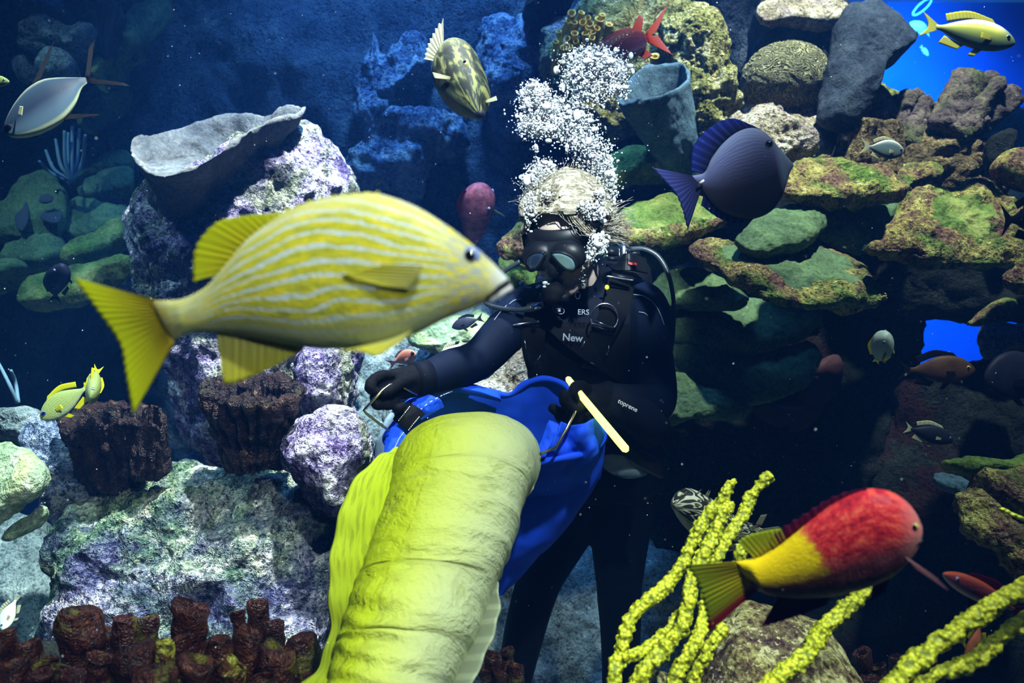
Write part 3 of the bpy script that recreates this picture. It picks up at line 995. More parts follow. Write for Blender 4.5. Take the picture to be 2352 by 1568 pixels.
S_('rock', [(-200, 1180), (60, 1180), (120, 1260), (140, 1500), (120, 1700), (-200, 1700)], 2.2, M['grey_rock'], 'smooth blue-grey rock slope left of the big mound', lean=30, hf=.08, hb=.3, e=3, amp=.02, seg=120, rings=30, seed=45)

# left plates
pl = [
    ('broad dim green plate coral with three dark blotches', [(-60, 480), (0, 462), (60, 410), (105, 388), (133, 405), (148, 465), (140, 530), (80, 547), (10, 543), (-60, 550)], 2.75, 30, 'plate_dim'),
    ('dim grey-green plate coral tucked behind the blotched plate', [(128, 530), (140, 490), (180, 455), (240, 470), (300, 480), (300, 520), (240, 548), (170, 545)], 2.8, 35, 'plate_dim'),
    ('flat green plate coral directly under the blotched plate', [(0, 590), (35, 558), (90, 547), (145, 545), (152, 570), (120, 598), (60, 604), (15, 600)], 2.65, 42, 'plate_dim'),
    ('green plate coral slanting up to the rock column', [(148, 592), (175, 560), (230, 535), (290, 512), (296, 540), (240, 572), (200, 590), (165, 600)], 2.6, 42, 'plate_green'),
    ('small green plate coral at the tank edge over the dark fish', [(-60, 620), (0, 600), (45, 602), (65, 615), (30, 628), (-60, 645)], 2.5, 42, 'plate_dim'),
    ('long yellow-green plate coral behind the small dark fish', [(38, 685), (50, 655), (100, 630), (165, 608), (230, 597), (296, 588), (285, 606), (225, 632), (180, 672), (110, 690), (60, 697)], 2.45, 45, 'plate_green'),
    ('dim plate coral in the shade beside the vase sponge', [(180, 440), (220, 405), (300, 385), (300, 425), (250, 442), (200, 455)], 2.9, 40, 'plate_dim'),
    ('dim plate coral under the feather coral', [(150, 410), (190, 380), (290, 350), (300, 380), (220, 400), (170, 420)], 3.0, 40, 'plate_dim'),
    ('slanting dim plate coral above the pompano tail', [(205, 160), (235, 130), (300, 98), (330, 80), (322, 98), (270, 128), (225, 165)], 2.9, 50, 'plate_green'),
    ('thin slanting plate coral just above the pompano tail', [(215, 185), (245, 150), (300, 118), (290, 132), (240, 170)], 2.85, 50, 'plate_green'),
    ('leaning green plate coral at the top of the dark wall', [(275, 60), (310, 30), (380, -20), (385, 20), (340, 60), (290, 85)], 2.9, 45, 'plate_dim'),
    ('curved dim plate coral below the pompano tail', [(170, 270), (200, 225), (250, 195), (300, 190), (290, 215), (230, 240), (190, 285)], 2.95, 45, 'plate_dim'),
]
for i, (lb, ol, d, le, mt) in enumerate(pl):
    o = S_('plate_coral', ol, d, M[mt], lb, 'coral', lean=le, hf=.03, hb=.08, e=4, amp=.014, freq=8, seg=110, rings=24, seed=50 + i)
    if i == 0:
        M['blotch'] = m_plain('blotch', (.025, .035, .06), .9, bscale=40, bstr=.4)
        for ol2 in ([(40, 520), (35, 495), (52, 480), (60, 462), (66, 480), (64, 510), (50, 530)], [(90, 458), (105, 445), (122, 450), (118, 462), (98, 466)], [(92, 500), (105, 486), (140, 488), (135, 510), (115, 512)]):
            S_('blotch', ol2, 2.66, M['blotch'], lean=30, hf=.006, hb=.012, amp=.003, seg=40, rings=8, seed=61, parent=o)
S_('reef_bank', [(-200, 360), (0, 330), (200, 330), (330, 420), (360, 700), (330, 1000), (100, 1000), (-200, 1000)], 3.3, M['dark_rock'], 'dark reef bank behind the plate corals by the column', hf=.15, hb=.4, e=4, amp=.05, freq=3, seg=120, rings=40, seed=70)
S_('reef_bank', [(-200, -150), (100, -150), (300, -120), (420, 60), (400, 300), (300, 420), (-200, 400)], 3.4, M['wall_rock'], 'blue rock bank behind the silver pompano', hf=.15, hb=.4, e=4, amp=.06, freq=3, seg=120, rings=40, seed=71)
S_('boulder', [(32, 92), (50, 60), (100, 42), (160, 52), (200, 72), (205, 95), (170, 112), (110, 108), (60, 104)], 2.7, M['grey_rock'], 'knobbly pale green boulder above the pompano', lean=25, hf=.06, hb=.15, amp=.035, freq=9, seg=120, rings=30, seed=72)
S_('boulder', [(85, 165), (95, 130), (125, 116), (155, 125), (172, 150), (165, 178), (120, 188)], 2.6, M['grey_rock'], 'smooth round boulder behind the pompano back', lean=10, hf=.06, hb=.12, amp=.012, seg=90, rings=24, seed=73)
S_('boulder', [(28, 150), (50, 128), (85, 125), (100, 150), (90, 180), (50, 185)], 2.75, M['grey_rock'], 'dim boulder between the pompano fin and the round boulder', lean=10, hf=.05, hb=.12, amp=.015, seg=80, rings=20, seed=74)
S_('boulder', [(40, 25), (55, -15), (90, -35), (130, -5), (138, 30), (90, 45)], 2.9, M['blue_crust'], 'blue boulder on top of the knobbly green one', hf=.08, hb=.12, amp=.02, seg=80, rings=20, seed=75)

# sea fan and feather coral on the left
M['fan'] = m_plain('sea_fan', (.02, .02, .04), .8, bscale=90, bstr=.5)
M['feather'] = m_plain('feather_coral', (.12, .22, .3), .8, bscale=90, bstr=.5)


def branchy(name, label, spec, d, r, mat, part='branch', dj=.06):
    root = empty(name, P(spec[0][0][0], spec[0][0][1], d), label, 'coral')
    rr = random.Random(len(spec) * 7 + int(spec[0][0][0]))
    for pts in spec:
        w = [P(x, y, d + rr.uniform(-dj, dj) * (k / max(1, len(pts) - 1))) for k, (x, y) in enumerate(pts)]
        n = 14
        o = tube(part, w, [r, r * .9, r * .7], mat, root, 7, n)
    return root


branchy('sea_fan', 'dark purple sea fan in front of the leaning green plate', [[(245, 130), (240, 70), (245, -10)], [(245, 130), (225, 80), (215, 25)], [(245, 130), (205, 95), (185, 35)], [(245, 130), (255, 80), (265, 5)],
        [(245, 130), (275, 90), (285, 40)], [(240, 110), (215, 60), (205, 30)], [(245, 120), (250, 60), (255, 12)], [(235, 110), (195, 80), (178, 55)], [(240, 70), (232, 40), (230, 5)], [(255, 80), (275, 55), (277, 20)]], 2.75, .016, M['fan'])
branchy('feather_coral', 'blue feather coral with upright stalks behind the pompano', [[(165, 415), (150, 370), (148, 300)], [(165, 415), (140, 380), (128, 320)], [(165, 415), (165, 360), (166, 290)], [(165, 415), (178, 360), (182, 295)],
        [(165, 415), (125, 390), (105, 345)], [(165, 415), (190, 370), (196, 310)], [(160, 420), (115, 395), (90, 370)], [(165, 415), (157, 350), (157, 305)]], 2.7, .008, M['feather'])
branchy('sea_whip', 'thin dim sea whip at the tank edge above the pale rock', [[(40, 925), (20, 880), (-10, 820)], [(42, 925), (36, 880), (25, 850)]], 2.1, .006, M['feather'])

# ------------------------------------------------------------------ right: upper reef
S_('rock_ridge', [(1260, 60), (1310, 10), (1400, -60), (1560, -60), (1620, 0), (1640, 200), (1560, 300), (1440, 300), (1340, 260), (1280, 180)],
   2.75, M['yellow_rock'], 'pink and yellow crusted rock ridge behind the red fish', hf=.12, hb=.3, amp=.06, freq=5, seg=220, rings=50, seed=80, lean=15)
S_('rock', [(1530, 30), (1570, 10), (1620, 20), (1655, 60), (1668, 130), (1690, 200), (1700, 245), (1640, 260), (1590, 250), (1550, 180), (1535, 100)],
   2.45, M['yellow_rock'], 'mossy yellow-green rock right of the blue-grey vase sponge', hf=.12, hb=.2, amp=.035, freq=8, seg=180, rings=46, seed=81, lean=15)
S_('reef_bank', [(1600, -100), (1740, -100), (1760, 60), (1740, 180), (1700, 220), (1640, 100)], 3.1, M['wall_rock'], 'dark blue rock behind the mossy rock', hf=.1, hb=.3, amp=.04, seg=90, rings=26, seed=82)
S_('rock', [(1730, 60), (1740, 20), (1780, -30), (1850, -40), (1930, -20), (1948, 40), (1940, 120), (1910, 190), (1880, 210), (1760, 200), (1735, 130)],
   2.75, M['tube_blue'], 'large domed rock behind the brain coral', hf=.12, hb=.2, amp=.02, freq=6, seg=130, rings=36, seed=83)
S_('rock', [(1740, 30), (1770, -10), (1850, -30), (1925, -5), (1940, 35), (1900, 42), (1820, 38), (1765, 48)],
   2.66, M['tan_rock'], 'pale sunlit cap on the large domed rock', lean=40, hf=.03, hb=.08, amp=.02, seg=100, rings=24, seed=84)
S_('rock', [(1745, 108), (1760, 75), (1790, 52), (1825, 60), (1845, 90), (1840, 118), (1780, 125)], 2.7, M['tube_blue'], 'dim knobbly rock just above the brain coral', hf=.05, hb=.1, amp=.02, seg=90, rings=22, seed=85)
v, f = ball(P(1803, 183, 2.5), (.165, .14, .135), 64, 40)
nn = vnormals(v, f)
v = v + nn * (.004 * np.sin(fbm(v, 12, 2, 3) * 26))[:, None]
tag(mk('brain_coral', v, f, M['brain']), 'round olive brain coral with winding grooves', 'coral')
S_('tube_sponge', [(1945, 18), (1968, 8), (2005, -2), (2040, 30), (2070, 65), (2092, 92), (2050, 140), (2005, 185), (1975, 240), (1950, 300), (1893, 285), (1895, 230), (1912, 150), (1930, 80)],
   2.35, M['tube_blue'], 'big dark blue-grey tube sponge leaning over the brain coral', hf=.10, hb=.12, amp=.008, freq=10, seg=140, rings=40, seed=86, yaw=15)
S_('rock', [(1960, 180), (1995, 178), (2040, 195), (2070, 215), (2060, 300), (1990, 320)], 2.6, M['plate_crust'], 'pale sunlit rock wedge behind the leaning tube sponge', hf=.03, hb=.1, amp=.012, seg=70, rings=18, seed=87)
S_('rock', [(1975, 215), (1985, 195), (2010, 192), (2040, 215), (2060, 260), (2040, 290), (1990, 270)], 2.45, M['frond'], 'rounded brown lobe behind the ridged barrel sponge', hf=.05, hb=.08, amp=.01, seg=80, rings=20, seed=88)
cup('blue_vase_sponge', [(1414, 225, 2.2), (1432, 205, 2.24), (1452, 174, 2.30), (1490, 152, 2.34), (1540, 149, 2.36), (1570, 148, 2.34), (1584, 168, 2.26), (1580, 190, 2.2), (1555, 208, 2.14), (1525, 221, 2.1), (1488, 229, 2.08), (1450, 240, 2.08), (1430, 244, 2.12)],
    (1585, 430, 2.45), .05, M['blue_vase'], 'blue-grey vase sponge with a thin pale rim', wall=.014, prof=.85, amp=.006, freq=16, S=140, R=34, seed=18, inner=.4)
S_('rock', [(1590, 235), (1610, 205), (1650, 208), (1672, 230), (1670, 280), (1640, 320), (1605, 320)], 2.4, M['yellow_rock'], 'small ridged coral head between vase sponge and mossy rock', hf=.05, hb=.1, amp=.02, freq=14, ridge=True, seg=100, rings=26, seed=89)
S_('rock', [(1690, 310), (1700, 270), (1760, 240), (1830, 265), (1865, 310), (1868, 340), (1830, 355), (1780, 350), (1720, 360)], 2.3, M['tan_rock'], 'bright pinkish tan rock with pits behind the tang head', lean=35, hf=.06, hb=.15, amp=.03, freq=9, seg=130, rings=34, seed=90)
S_('rock', [(1690, 250), (1760, 230), (1880, 240), (1920, 280), (1900, 370), (1800, 380), (1700, 340)], 2.5, M['tan_rock'], 'tan rubble slope below the brain coral', lean=40, hf=.06, hb=.2, amp=.03, seg=120, rings=30, seed=91)
cup('barrel_sponge', [(1952, 258, 2.35), (1965, 247, 2.39), (1995, 246, 2.43), (2030, 256, 2.43), (2068, 272, 2.39), (2066, 280, 2.32), (2030, 278, 2.28), (1985, 276, 2.27)],
    (1985, 395, 2.4), .125, M['ridged'], 'ridged brown barrel sponge with a sunlit rim behind the little silver fish', wall=.014, prof=.9, ridges=22, ramp=.018, amp=.008, freq=20, S=130, R=30, seed=19, inner=.5)


def finger_coral(label, fingers, d, mat, dd=.04):
    root = empty('finger_coral', P(fingers[0][0][0], fingers[0][0][1], d), label, 'coral')
    for i, (a, b, r0, r1) in enumerate(fingers):
        n = 22
        k = np.linspace(0, 1, n)
        dep = d + dd * math.sin(i * 2.1)
        pts = np.array([P(a[0] + (b[0] - a[0]) * t, a[1] + (b[1] - a[1]) * t + 6 * math.sin(t * 3 + i), dep) for t in k])
        rad = (r0 + (r1 - r0) * k) * dep / F * np.sqrt(np.maximum(.02, 1 - np.clip((k - .86) / .15, 0, 1) ** 2))
        v, f = tube_mesh(pts, rad, 22, .5)
        nn = vnormals(v, f)
        v = v + nn * (.009 * fbm(v * np.array((1, 1, 1)), 22, 4, i, ridge=True))[:, None]
        mk('finger', v, f, mat, root)
    return root


finger_coral('big brown finger coral spreading against the blue water', [((2170, 300), (2238, 168), 40, 42), ((2195, 300), (2282, 175), 30, 18), ((2215, 290), (2300, 190), 22, 12), ((2225, 300), (2338, 212), 30, 24), ((2215, 310), (2300, 245), 22, 14), ((2200, 310), (2260, 262), 22, 12), ((2160, 290), (2215, 200), 30, 22), ((2240, 300), (2292, 215), 18, 8)], 2.3, M['frond'])
finger_coral('small brown finger coral between the ridged barrel and the big finger coral', [((2070, 300), (2085, 208), 20, 16), ((2085, 300), (2105, 212), 20, 14), ((2095, 305), (2130, 230), 22, 14), ((2105, 310), (2145, 238), 20, 10), ((2060, 290), (2060, 220), 14, 12), ((2090, 340), (2110, 270), 34, 26), ((2110, 370), (2140, 300), 34, 24)], 2.4, M['frond'])
S_('rock', [(2080, 380), (2110, 330), (2160, 300), (2230, 310), (2280, 340), (2300, 420), (2220, 440), (2120, 430)], 2.35, M['ridged'], 'dark brown coral rock below the finger corals', hf=.08, hb=.2, amp=.04, freq=8, seg=120, rings=30, seed=92)
S_('rock', [(2270, 330), (2285, 300), (2330, 298), (2325, 370), (2300, 430), (2275, 420)], 2.2, M['dark_rock'], 'black upright rock stump in front of the finger corals', hf=.05, hb=.08, amp=.012, seg=80, rings=20, seed=93)
S_('rock', [(2300, 380), (2330, 360), (2400, 340), (2420, 420), (2340, 410)], 2.0, M['plate_crust'], 'brown crusted rock ledge at the tank edge over the dark tail', lean=30, hf=.03, hb=.06, amp=.02, seg=80, rings=20, seed=94)
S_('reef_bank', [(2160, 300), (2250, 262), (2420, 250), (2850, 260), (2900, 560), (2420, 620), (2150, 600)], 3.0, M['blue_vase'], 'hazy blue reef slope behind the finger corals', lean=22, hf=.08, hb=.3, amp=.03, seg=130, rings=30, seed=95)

# plates on the right
pr = [
    ('green plate coral right of the diver\'s hair with a crusted tip', [(1412, 522), (1428, 486), (1480, 466), (1560, 458), (1640, 470), (1692, 482), (1680, 505), (1620, 530), (1540, 546), (1450, 547)], 2.2, 50, 'plate_green', .03),
    ('crusted tan plate coral under the ridged barrel sponge', [(1797, 442), (1806, 404), (1835, 368), (1890, 352), (1960, 378), (2040, 392), (2092, 428), (2040, 440), (1960, 450), (1880, 455)], 2.15, 48, 'plate_crust', .03),
    ('small pointed plate coral under the little silver fish', [(2060, 420), (2062, 365), (2100, 358), (2152, 380), (2150, 395), (2110, 420), (2085, 432)], 2.3, 45, 'plate_crust', .02),
    ('largest plate coral, crusted orange and green, near the tank edge', [(2003, 576), (2040, 522), (2078, 470), (2086, 434), (2150, 422), (2220, 417), (2262, 425), (2322, 456), (2362, 520), (2380, 602), (2300, 613), (2200, 608), (2100, 592)], 1.95, 32, 'plate_crust', .035),
    ('wide plate coral with a lumpy yellow crusted edge behind the hose', [(1590, 592), (1600, 566), (1690, 560), (1800, 560), (1900, 575), (1975, 605), (2052, 672), (2042, 692), (1962, 690), (1890, 706), (1800, 692), (1720, 660), (1655, 622)], 2.0, 50, 'plate_crust', .03),
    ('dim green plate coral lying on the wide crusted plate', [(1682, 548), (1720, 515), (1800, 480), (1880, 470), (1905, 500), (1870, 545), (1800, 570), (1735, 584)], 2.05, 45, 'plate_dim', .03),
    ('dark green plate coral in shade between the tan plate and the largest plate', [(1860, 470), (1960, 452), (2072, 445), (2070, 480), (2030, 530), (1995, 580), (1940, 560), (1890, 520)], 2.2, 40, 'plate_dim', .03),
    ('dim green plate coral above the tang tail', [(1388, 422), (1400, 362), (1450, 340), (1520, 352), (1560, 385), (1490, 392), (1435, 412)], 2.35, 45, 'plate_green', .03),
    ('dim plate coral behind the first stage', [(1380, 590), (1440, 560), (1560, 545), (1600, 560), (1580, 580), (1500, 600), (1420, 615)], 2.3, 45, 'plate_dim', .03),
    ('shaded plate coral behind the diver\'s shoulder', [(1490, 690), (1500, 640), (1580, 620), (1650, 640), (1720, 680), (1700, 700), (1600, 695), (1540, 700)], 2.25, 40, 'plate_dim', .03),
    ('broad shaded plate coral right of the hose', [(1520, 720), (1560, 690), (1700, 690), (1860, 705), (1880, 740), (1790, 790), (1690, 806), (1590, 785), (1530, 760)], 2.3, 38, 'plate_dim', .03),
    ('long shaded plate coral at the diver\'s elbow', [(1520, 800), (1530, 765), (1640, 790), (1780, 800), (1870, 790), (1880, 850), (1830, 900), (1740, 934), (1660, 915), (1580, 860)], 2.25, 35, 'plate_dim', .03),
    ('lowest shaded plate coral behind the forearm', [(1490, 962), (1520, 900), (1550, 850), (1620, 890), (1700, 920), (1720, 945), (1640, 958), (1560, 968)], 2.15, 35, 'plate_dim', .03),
    ('upper green plate coral at the lower tank edge', [(2165, 1065), (2200, 1050), (2300, 1052), (2420, 1050), (2420, 1090), (2300, 1085), (2220, 1080)], 1.5, 45, 'plate_green', .02),
    ('crusted plate coral pointing at the yellow twig', [(2248, 1088), (2330, 1080), (2430, 1090), (2430, 1210), (2360, 1175), (2300, 1140)], 1.45, 35, 'plate_crust', .02),
    ('speckled plate coral slanting down above the second red fish', [(2180, 1135), (2225, 1122), (2270, 1150), (2330, 1210), (2400, 1260), (2400, 1340), (2330, 1290), (2260, 1245), (2205, 1195)], 1.4, 30, 'plate_crust', .02),
    ('grey rim of a shaded plate beside the speckled plate', [(2140, 1095), (2170, 1085), (2230, 1105), (2280, 1130), (2270, 1140), (2210, 1130), (2160, 1115)], 1.6, 40, 'blue_vase', .015),
    ('orange tipped plate coral at the tank edge under the largest plate', [(2300, 640), (2330, 610), (2400, 590), (2420, 640), (2360, 660)], 1.8, 35, 'plate_crust', .02),
]
for i, (lb, ol, d, le, mt, hh) in enumerate(pr):
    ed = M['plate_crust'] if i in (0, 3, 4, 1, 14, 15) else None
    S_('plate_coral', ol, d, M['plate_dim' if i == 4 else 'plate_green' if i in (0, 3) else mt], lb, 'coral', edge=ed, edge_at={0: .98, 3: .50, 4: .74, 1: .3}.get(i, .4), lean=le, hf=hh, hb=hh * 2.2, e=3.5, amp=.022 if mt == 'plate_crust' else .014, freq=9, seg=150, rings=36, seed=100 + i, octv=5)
# little plates left of the diver's head
for i, (lb, ol, d) in enumerate([('green plate coral peeking out left of the mask strap', [(1165, 540), (1190, 515), (1230, 520), (1240, 545), (1200, 560)], 2.2),
                                 ('yellow crusted plate coral left of the mask', [(1140, 568), (1155, 550), (1200, 540), (1240, 555), (1230, 575), (1180, 580)], 2.1),
                                 ('green plate coral under the yellow crusted one by the mask', [(1150, 610), (1160, 590), (1210, 582), (1240, 600), (1230, 660), (1180, 670), (1160, 640)], 2.2)]):
    S_('plate_coral', ol, d, M['plate_crust' if i == 1 else 'plate_green'], lb, 'coral', lean=40, hf=.025, hb=.05, e=3, amp=.012, freq=12, seg=80, rings=20, seed=130 + i)
S_('rock', [(1195, 470), (1210, 440), (1250, 445), (1260, 500), (1215, 500)], 2.3, M['plate_crust'], 'small crusted rock behind the floating hair', hf=.04, hb=.08, amp=.015, seg=60, rings=16, seed=134)
# dark reef body under the ledges
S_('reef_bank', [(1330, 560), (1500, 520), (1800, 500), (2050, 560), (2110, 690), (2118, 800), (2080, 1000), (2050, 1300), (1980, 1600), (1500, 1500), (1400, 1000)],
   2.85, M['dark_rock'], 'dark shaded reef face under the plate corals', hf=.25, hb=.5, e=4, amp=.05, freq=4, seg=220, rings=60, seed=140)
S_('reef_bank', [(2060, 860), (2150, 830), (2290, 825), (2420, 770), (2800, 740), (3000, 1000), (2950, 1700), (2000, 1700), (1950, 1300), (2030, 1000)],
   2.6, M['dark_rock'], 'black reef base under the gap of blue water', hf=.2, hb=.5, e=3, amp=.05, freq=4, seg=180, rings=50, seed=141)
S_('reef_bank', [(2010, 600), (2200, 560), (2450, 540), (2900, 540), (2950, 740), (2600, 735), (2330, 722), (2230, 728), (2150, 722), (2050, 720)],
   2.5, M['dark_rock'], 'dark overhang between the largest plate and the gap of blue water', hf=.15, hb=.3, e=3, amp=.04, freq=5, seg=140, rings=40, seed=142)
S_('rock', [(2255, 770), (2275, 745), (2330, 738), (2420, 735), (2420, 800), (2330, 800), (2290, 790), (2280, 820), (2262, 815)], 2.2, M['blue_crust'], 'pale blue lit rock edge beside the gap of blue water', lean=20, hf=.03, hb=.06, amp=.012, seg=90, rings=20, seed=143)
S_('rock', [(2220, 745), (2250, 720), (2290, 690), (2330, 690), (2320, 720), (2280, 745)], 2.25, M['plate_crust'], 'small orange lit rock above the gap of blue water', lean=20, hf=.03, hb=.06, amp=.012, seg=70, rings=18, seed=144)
M['maroon'] = m_plain('maroon_sponge', (.045, .008, .012), .8, bscale=60, bstr=.4)
S_('encrusting_sponge', [(1725, 945), (1770, 925), (1830, 935), (1850, 880), (1890, 830), (1925, 815), (1935, 870), (1900, 920), (1870, 975), (1820, 995), (1770, 975)], 2.58, M['maroon'],
   'dark maroon encrusting sponge patch on the shaded reef face', 'sponge', hf=.02, hb=.08, amp=.01, seg=100, rings=22, seed=145, center=(1840, 930))
# boulder bottom right with its foot on the floor
S_('boulder', [(1560, 1620), (1600, 1500), (1660, 1425), (1740, 1395), (1820, 1400), (1890, 1440), (1945, 1520), (1985, 1640), (1970, 1900), (1600, 1900)],
   1.3, M['speckle'], 'smooth tan boulder with dark purple speckles behind the sea rods', hf=.22, hb=.2, amp=.02, freq=5, seg=180, rings=56, seed=150)
S_('boulder', [(1490, 1640), (1495, 1560), (1515, 1545), (1545, 1560), (1560, 1640), (1550, 1800), (1500, 1800)], 1.25, M['speckle'], 'small speckled knob beside the tan boulder', hf=.03, hb=.05, amp=.01, seg=60, rings=16, seed=151)

# yellow polyp cups on the ridge behind the red fish
pg = 'yellow cup polyps on the rock ridge'
pr_ = random.Random(5)
cups = [(1316, 66, 9), (1372, 60, 11), (1395, 72, 9), (1358, 68, 9), (1345, 78, 8), (1365, 74, 8), (1312, 42, 10), (1318, 90, 9), (1306, 100, 8), (1345, 92, 9), (1355, 96, 8), (1290, 120, 8), (1298, 118, 9), (1312, 122, 8),
        (1340, 62, 9), (1330, 44, 8), (1503, 144, 12), (1275, 110, 7), (1285, 88, 7), (1380, 50, 8), (1300, 60, 7), (1350, 52, 7), (1325, 104, 7), (1362, 88, 7)]
M['polyp'] = m_plain('polyp', (.62, .44, .06), .6, bscale=80, bstr=.4, var=.3)
cupmeshes = None
for (x, y, r) in cups:
    d = 2.5
    rw = r * d / F
    a = np.linspace(0, 2 * math.pi, 14, endpoint=False)
    dirv = np.array((pr_.uniform(-.35, .35), -1, pr_.uniform(.1, .7))); dirv /= np.linalg.norm(dirv)
    u = np.cross(dirv, (0, 0, 1)); u /= np.linalg.norm(u); w = np.cross(u, dirv)
    rings = []
    for (h, q) in ((-.12, .9), (0.0, .8), (.02, .95), (.028, 1.0), (.03, .85), (.022, .6), (.0, .45)):
        rings.append(P(x, y, d) + dirv * h + rw * q * (np.cos(a)[:, None] * u + np.sin(a)[:, None] * w))
    v, f = loft(rings)
    tag(mk('cup_polyp', v, f, M['polyp']), 'small yellow ring-mouthed cup polyp on the ridge near the red fish', 'polyp', pg)


# ------------------------------------------------------------------ brown tube sponges, bottom left
def tube_cluster(name, label, tubes, base_y, mat_list, d, seed=0, floor_rock=None):
    root = empty(name, P(tubes[0][0], base_y, d), label, 'sponge')
    rr = random.Random(seed)
    for i, (xt, yt, r, xb, mi, dd) in enumerate(tubes):
        dep = d + dd
        R_ = r * dep / F
        top, bot = P(xt, yt, dep), P(xb, base_y, dep + .05)
        ax = (top - bot); L = np.linalg.norm(ax); ax /= L
        u = np.cross(ax, (0, 1, 0)); u /= np.linalg.norm(u)
        w = np.cross(ax, u)
        tilt = np.array((rr.uniform(-.3, .3), 0, 0))
        a = np.linspace(0, 2 * math.pi, 30, endpoint=False)
        circ = np.cos(a)[:, None] * u + np.sin(a)[:, None] * w
        lipw = (rr.uniform(-.4, .4) * np.cos(a) + .35 * np.sin(a))[:, None] * ax * R_
        rings = []
        for t in np.linspace(0, 1, 22):
            rr_ = R_ * (.92 + .14 * math.sin(t * 9 + i) + .05 * math.sin(t * 23 + 2 * i))
            rings.append(bot + ax * L * t + circ * rr_ + lipw * t ** 4)
        rings.append(top + circ * R_ * .80 + lipw + ax * R_ * .22)
        for t, q in ((0.05, .52), (-.35, .38), (-.9, .3)):
            rings.append(top + ax * R_ * t + circ * R_ * q + lipw * .9)
        v, f = loft(rings)
        nn = vnormals(v, f)
        v = v + nn * (R_ * (.34 * fbm(v + i, 13, 3, seed + i) + .10 * fbm(v, 55, 2, i)))[:, None]
        mk('tube', v, f, M[mat_list[mi]], root)
    return root


T1 = [(185, 1408, 40, 215, 0, .02), (286, 1426, 26, 300, 0, .08), (338, 1424, 26, 330, 0, .10), (438, 1400, 44, 455, 0, .04), (545, 1402, 23, 560, 0, .10), (592, 1380, 22, 590, 0, .14),
      (626, 1428, 25, 630, 0, .12), (692, 1470, 34, 680, 0, .10), (575, 1455, 30, 570, 0, 0), (380, 1476, 22, 385, 1, -.04), (416, 1464, 20, 420, 0, -.02), (245, 1446, 20, 250, 0, .1),
      (310, 1492, 34, 320, 0, -.03), (500, 1470, 30, 510, 0, 0), (640, 1500, 38, 640, 0, -.03), (540, 1525, 34, 545, 1, -.08), (230, 1510, 36, 240, 0, -.05), (455, 1520, 34, 460, 0, -.08), (365, 1540, 36, 365, 0, -.1), (600, 1555, 40, 600, 0, -.1), (690, 1545, 30, 690, 0, -.02)]
tube_cluster('tube_sponge_cluster', 'glossy dark red-brown tube sponge cluster with olive patches left of the eel', T1, 1720, ['red_tube', 'olive_tube'], 1.12, 3)
T2 = [(15, 1446, 26, 10, 0, 0), (62, 1478, 32, 66, 0, -.02), (110, 1510, 30, 110, 0, 0), (140, 1530, 26, 140, 0, -.03), (35, 1520, 30, 35, 0, -.06), (85, 1545, 30, 85, 0, -.06), (-30, 1490, 30, -30, 0, -.02), (170, 1550, 30, 170, 0, -.06)]
tube_cluster('tube_sponge_cluster', 'low brown tube sponge cluster at the tank corner before the blue sand', T2, 1720, ['red_tube', 'olive_tube'], 1.08, 4)
S_('rock', [(-150, 1600), (100, 1560), (400, 1540), (650, 1530), (760, 1600), (800, 1900), (780, 2300), (-150, 2300)], 1.2, M['dark_rock'], 'dark rock base under the brown tube sponges', hf=.14, hb=.2, e=4, amp=.04, freq=5, seg=120, rings=36, seed=160)
T3 = [(1130, 1500, 22, 1135, 0, 0), (1165, 1492, 24, 1160, 0, .03), (1185, 1530, 20, 1185, 0, 0), (1115, 1535, 20, 1115, 0, -.02), (1150, 1545, 22, 1150, 0, -.03)]
tube_cluster('tube_sponge_cluster', 'small dark red tube sponge cluster between the eel and the diver\'s leg', T3, 1700, ['red_tube'], 1.6, 6)
T4 = [(1978, 1500, 22, 1985, 0, 0), (2015, 1530, 22, 2015, 0, 0), (2060, 1508, 20, 2060, 0, .05), (2000, 1560, 24, 2000, 0, -.03), (2110, 1530, 22, 2110, 0, .05), (2150, 1540, 20, 2150, 0, .05)]
tube_cluster('tube_sponge_cluster', 'dim brown tube sponge cluster behind the thick sea rods', T4, 1700, ['red_tube'], 1.5, 7)


# ------------------------------------------------------------------ yellow sea rods
def searod(label, branches, seed=0):
    root = empty('sea_rod', P(*branches[0][0][0]), label, 'coral')
    for i, (pts, r) in enumerate(branches):
        w = smooth_open([P(*p) for p in pts], max(30, 14 * len(pts)))
        L = np.linalg.norm(np.diff(w, axis=0), axis=1).sum()
        n = int(max(40, L / .0017))
        w = resample(w, n)
        k = np.linspace(0, 1, n)
        r = r * .9
        rad = r * (1 - .12 * k) * np.sqrt(np.clip(1 - np.clip((k - (1 - r / L * 1.2)) / (r / L * 1.2), 0, 1) ** 2, .03, 1))
        v, f = tube_mesh(w, rad, 26)
        nn = vnormals(v, f)
        v = v + nn * (r * .30 * fbm(v + i, 150, 2, seed + i) + r * .22 * fbm(v, 55, 2, seed))[:, None]
        mk('branch', v, f, M['searod'], root)
    return root


